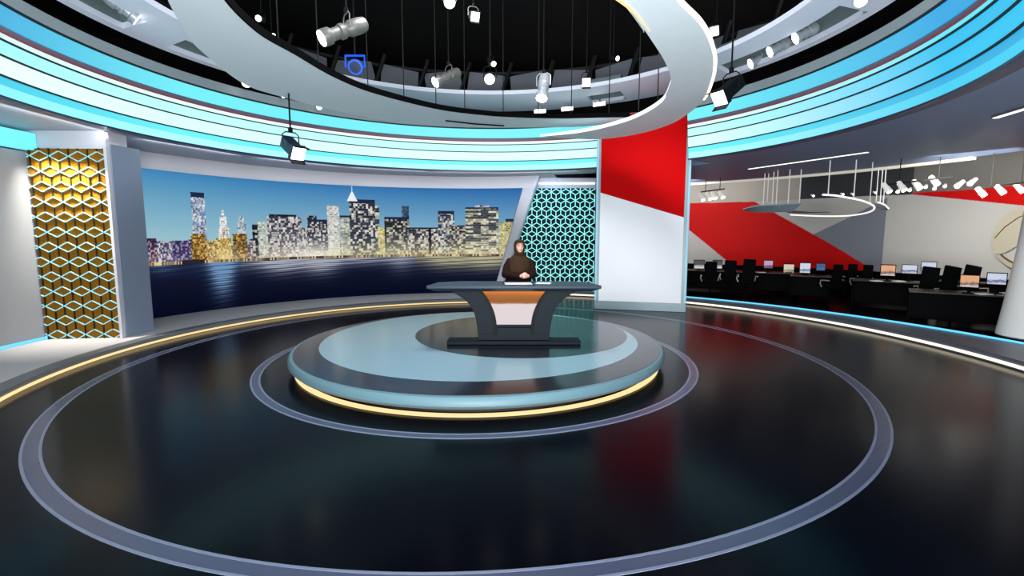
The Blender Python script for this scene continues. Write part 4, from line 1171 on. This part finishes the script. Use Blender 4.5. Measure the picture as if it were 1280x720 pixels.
for x, y0, y1, Y in ((954, 229, 256, 15.6), (959, 229, 252, 15.6), (965, 232, 258, 15.2), (970, 230, 257, 14.8), (985, 228, 255, 14.6), (999, 234, 254, 14.6), (1035, 224, 244, 12.85), (1067, 220, 249, 12.75), (1087, 220, 255, 13.2), (1095, 225, 253, 14.2), (1100, 220, 254, 14.2), (1104, 221, 255, 14.2)):
    b0 = at(x, y1, Y); 
    MB().tube([b0 - base, Vector((b0.x, b0.y, 4.0)) - base], .013, 6).build('rod', 'rod', t)

# emblem on the pale wall (partly outside the picture)
p0 = atc(1293, 299, RW - 0.06, C0)
ea = math.atan2(-(p0.x - C0[0]), p0.y - C0[1])
t = thing('wall_emblem', 'pale gold swirl emblem on the newsroom wall at the right edge', 'emblem', p0, ea)
k = 0.92
def pl(pts, nm, m, y0=-.05, y1=0.0): MB().prism([(x * k, z * k) for x, z in pts], y0, y1).build(nm, m, t)
def arcp(cx, cz, r, a0, a1, n=20): return [(cx + r * math.cos(R(a0 + (a1 - a0) * i / n)), cz + r * math.sin(R(a0 + (a1 - a0) * i / n))) for i in range(n + 1)]
up_ = [(x, z * 1.05) for x, z in arcp(0, 0, 1.0, 42, 208, 30)] + [(-.62, -.42), (-.38, -.22), (-.15, .05), (.1, .28), (.4, .5)]
pl(up_, 'upper_petal', 'emblem')
gl = [(-.93, .02), (-.7, .38), (-.4, .66), (-.05, .84), (.3, .93)]
MB().tube([(x * k, -.055, z * k) for x, z in gl], .014, 6).build('groove', 'emblemd', t)
mb = MB()
cr_o = arcp(0, 0, 1.0, -150, 30, 30); cr_i = arcp(-.02, .12, .93, -140, 22, 30)
mb.prism([(x * k, z * k) for x, z in cr_o + cr_i[::-1]], -.05, 0).build('lower_crescent', 'emblem', t)
mb = MB(); n = 32
vs = []; fs = []
for i in range(n):
    a = 2 * PI * i / n
    for r_, cx, cz, y_ in ((.38, .22, -.28, -.06), (.15, .27, -.35, -.06), (.15, .27, -.35, 0), (.38, .22, -.28, 0)):
        vs.append(((cx + r_ * math.cos(a)) * k, y_, (cz + r_ * math.sin(a)) * k))
for i in range(n):
    j = (i + 1) % n
    for q in range(4):
        fs.append((i * 4 + q, j * 4 + q, j * 4 + (q + 1) % 4, i * 4 + (q + 1) % 4))
mb.add(vs, fs).build('pierced_disc', 'emblem', t)
MB().tube([(x * k, -.055, z * k) for x, z in arcp(-.02, .12, .93, -140, -60, 12)], .022, 6).build('dark_curve', 'emblemd', t)  # dark curve, part of the emblem's own drawing

# ================================================================ LIGHTS
def area(name, loc, target, size, power, color=(1, 1, 1), spread=None, sy=None):
    l = bpy.data.lights.new(name, 'AREA'); l.energy = power; l.color = color
    l.shape = 'RECTANGLE' if sy else 'DISK'; l.size = size
    if sy: l.size_y = sy
    if spread: l.spread = R(spread)
    o = bpy.data.objects.new(name, l); COL.objects.link(o); o.location = loc
    o.rotation_euler = (Vector(target) - Vector(loc)).to_track_quat('-Z', 'Y').to_euler()
    o.visible_camera = True
    return o
def spotl(name, loc, target, power, ang_, color=(1, 1, 1), blend=.5, rad=.1):
    l = bpy.data.lights.new(name, 'SPOT'); l.energy = power; l.color = color; l.spot_size = R(ang_); l.spot_blend = blend; l.shadow_soft_size = rad
    o = bpy.data.objects.new(name, l); COL.objects.link(o); o.location = loc
    o.rotation_euler = (Vector(target) - Vector(loc)).to_track_quat('-Z', 'Y').to_euler()
    return o
area('rig_light', (-0.4, 6.6, 7.6), (-0.4, 8.2, 0), 2.5, 600, (0.95, 0.98, 1))
area('front_fill', (-5, -3.5, 3.2), (-1, 10, 2.8), 3.0, 380, (0.94, 0.97, 1))
area('front_fill', (5.5, -3.5, 3.2), (3, 12, 2.8), 3.0, 420, (0.96, 0.98, 1))
area('up_fill', (0, -0.5, 0.3), (0, 6.0, 6.5), 4.0, 1900, (0.90, 0.97, 1))
spotl('presenter_key', (1.5, 5.2, 5.0), (0.1, 8.3, 1.8), 200, 24, (1, .96, .9))
spotl('pillar_light', (2.6, 8.0, 5.6), (3.5, 13.3, 2.6), 560, 50, (1, 1, 1), .8, .3)
area('newsroom_wash', (10.5, 11.5, 3.7), (14.2, 14.6, 2.4), 1.6, 130, (1, .97, .9), 120)
area('newsroom_wash', (5.5, 17.5, 3.8), (6.8, 23, 3.0), 2.0, 170, (1, .96, .94), 130)
area('newsroom_wash', (12.0, 8.5, 3.7), (15.5, 9.6, 2.4), 1.4, 110, (1, .97, .9), 120)
area('left_wash', (-5.2, 6.2, 4.6), (-8.4, 8.0, 1.0), 1.2, 25, (.92, .96, 1))
area('gold_top_light', (-8.13, 8.86, 3.60), (-8.13, 9.10, 2.75), 0.9, 75, (1, .93, .8), 80, .12)
area('lattice_light', (1.6, 15.6, 3.85), (1.6, 16.6, 1.0), 0.8, 18, (.3, .6, 1))
w = bpy.data.worlds.new('world'); SC.world = w; w.use_nodes = True
bg = w.node_tree.nodes['Background']; bg.inputs[0].default_value = (0.30, 0.36, 0.44, 1); bg.inputs[1].default_value = 0.45
for a in (-92, -68, -46, -26, -6, 12):  # added unseen lamps under the soffit, to brighten the top of the wall
    l0 = (C0[0] + 6.85 * math.sin(R(a)), C0[1] + 6.85 * math.cos(R(a)), 3.90)
    l1 = (C0[0] + 7.9 * math.sin(R(a)), C0[1] + 7.9 * math.cos(R(a)), 3.62)
    area('soffit_fill', l0, l1, 2.2, 9, (.96, .97, 1), None, .08)
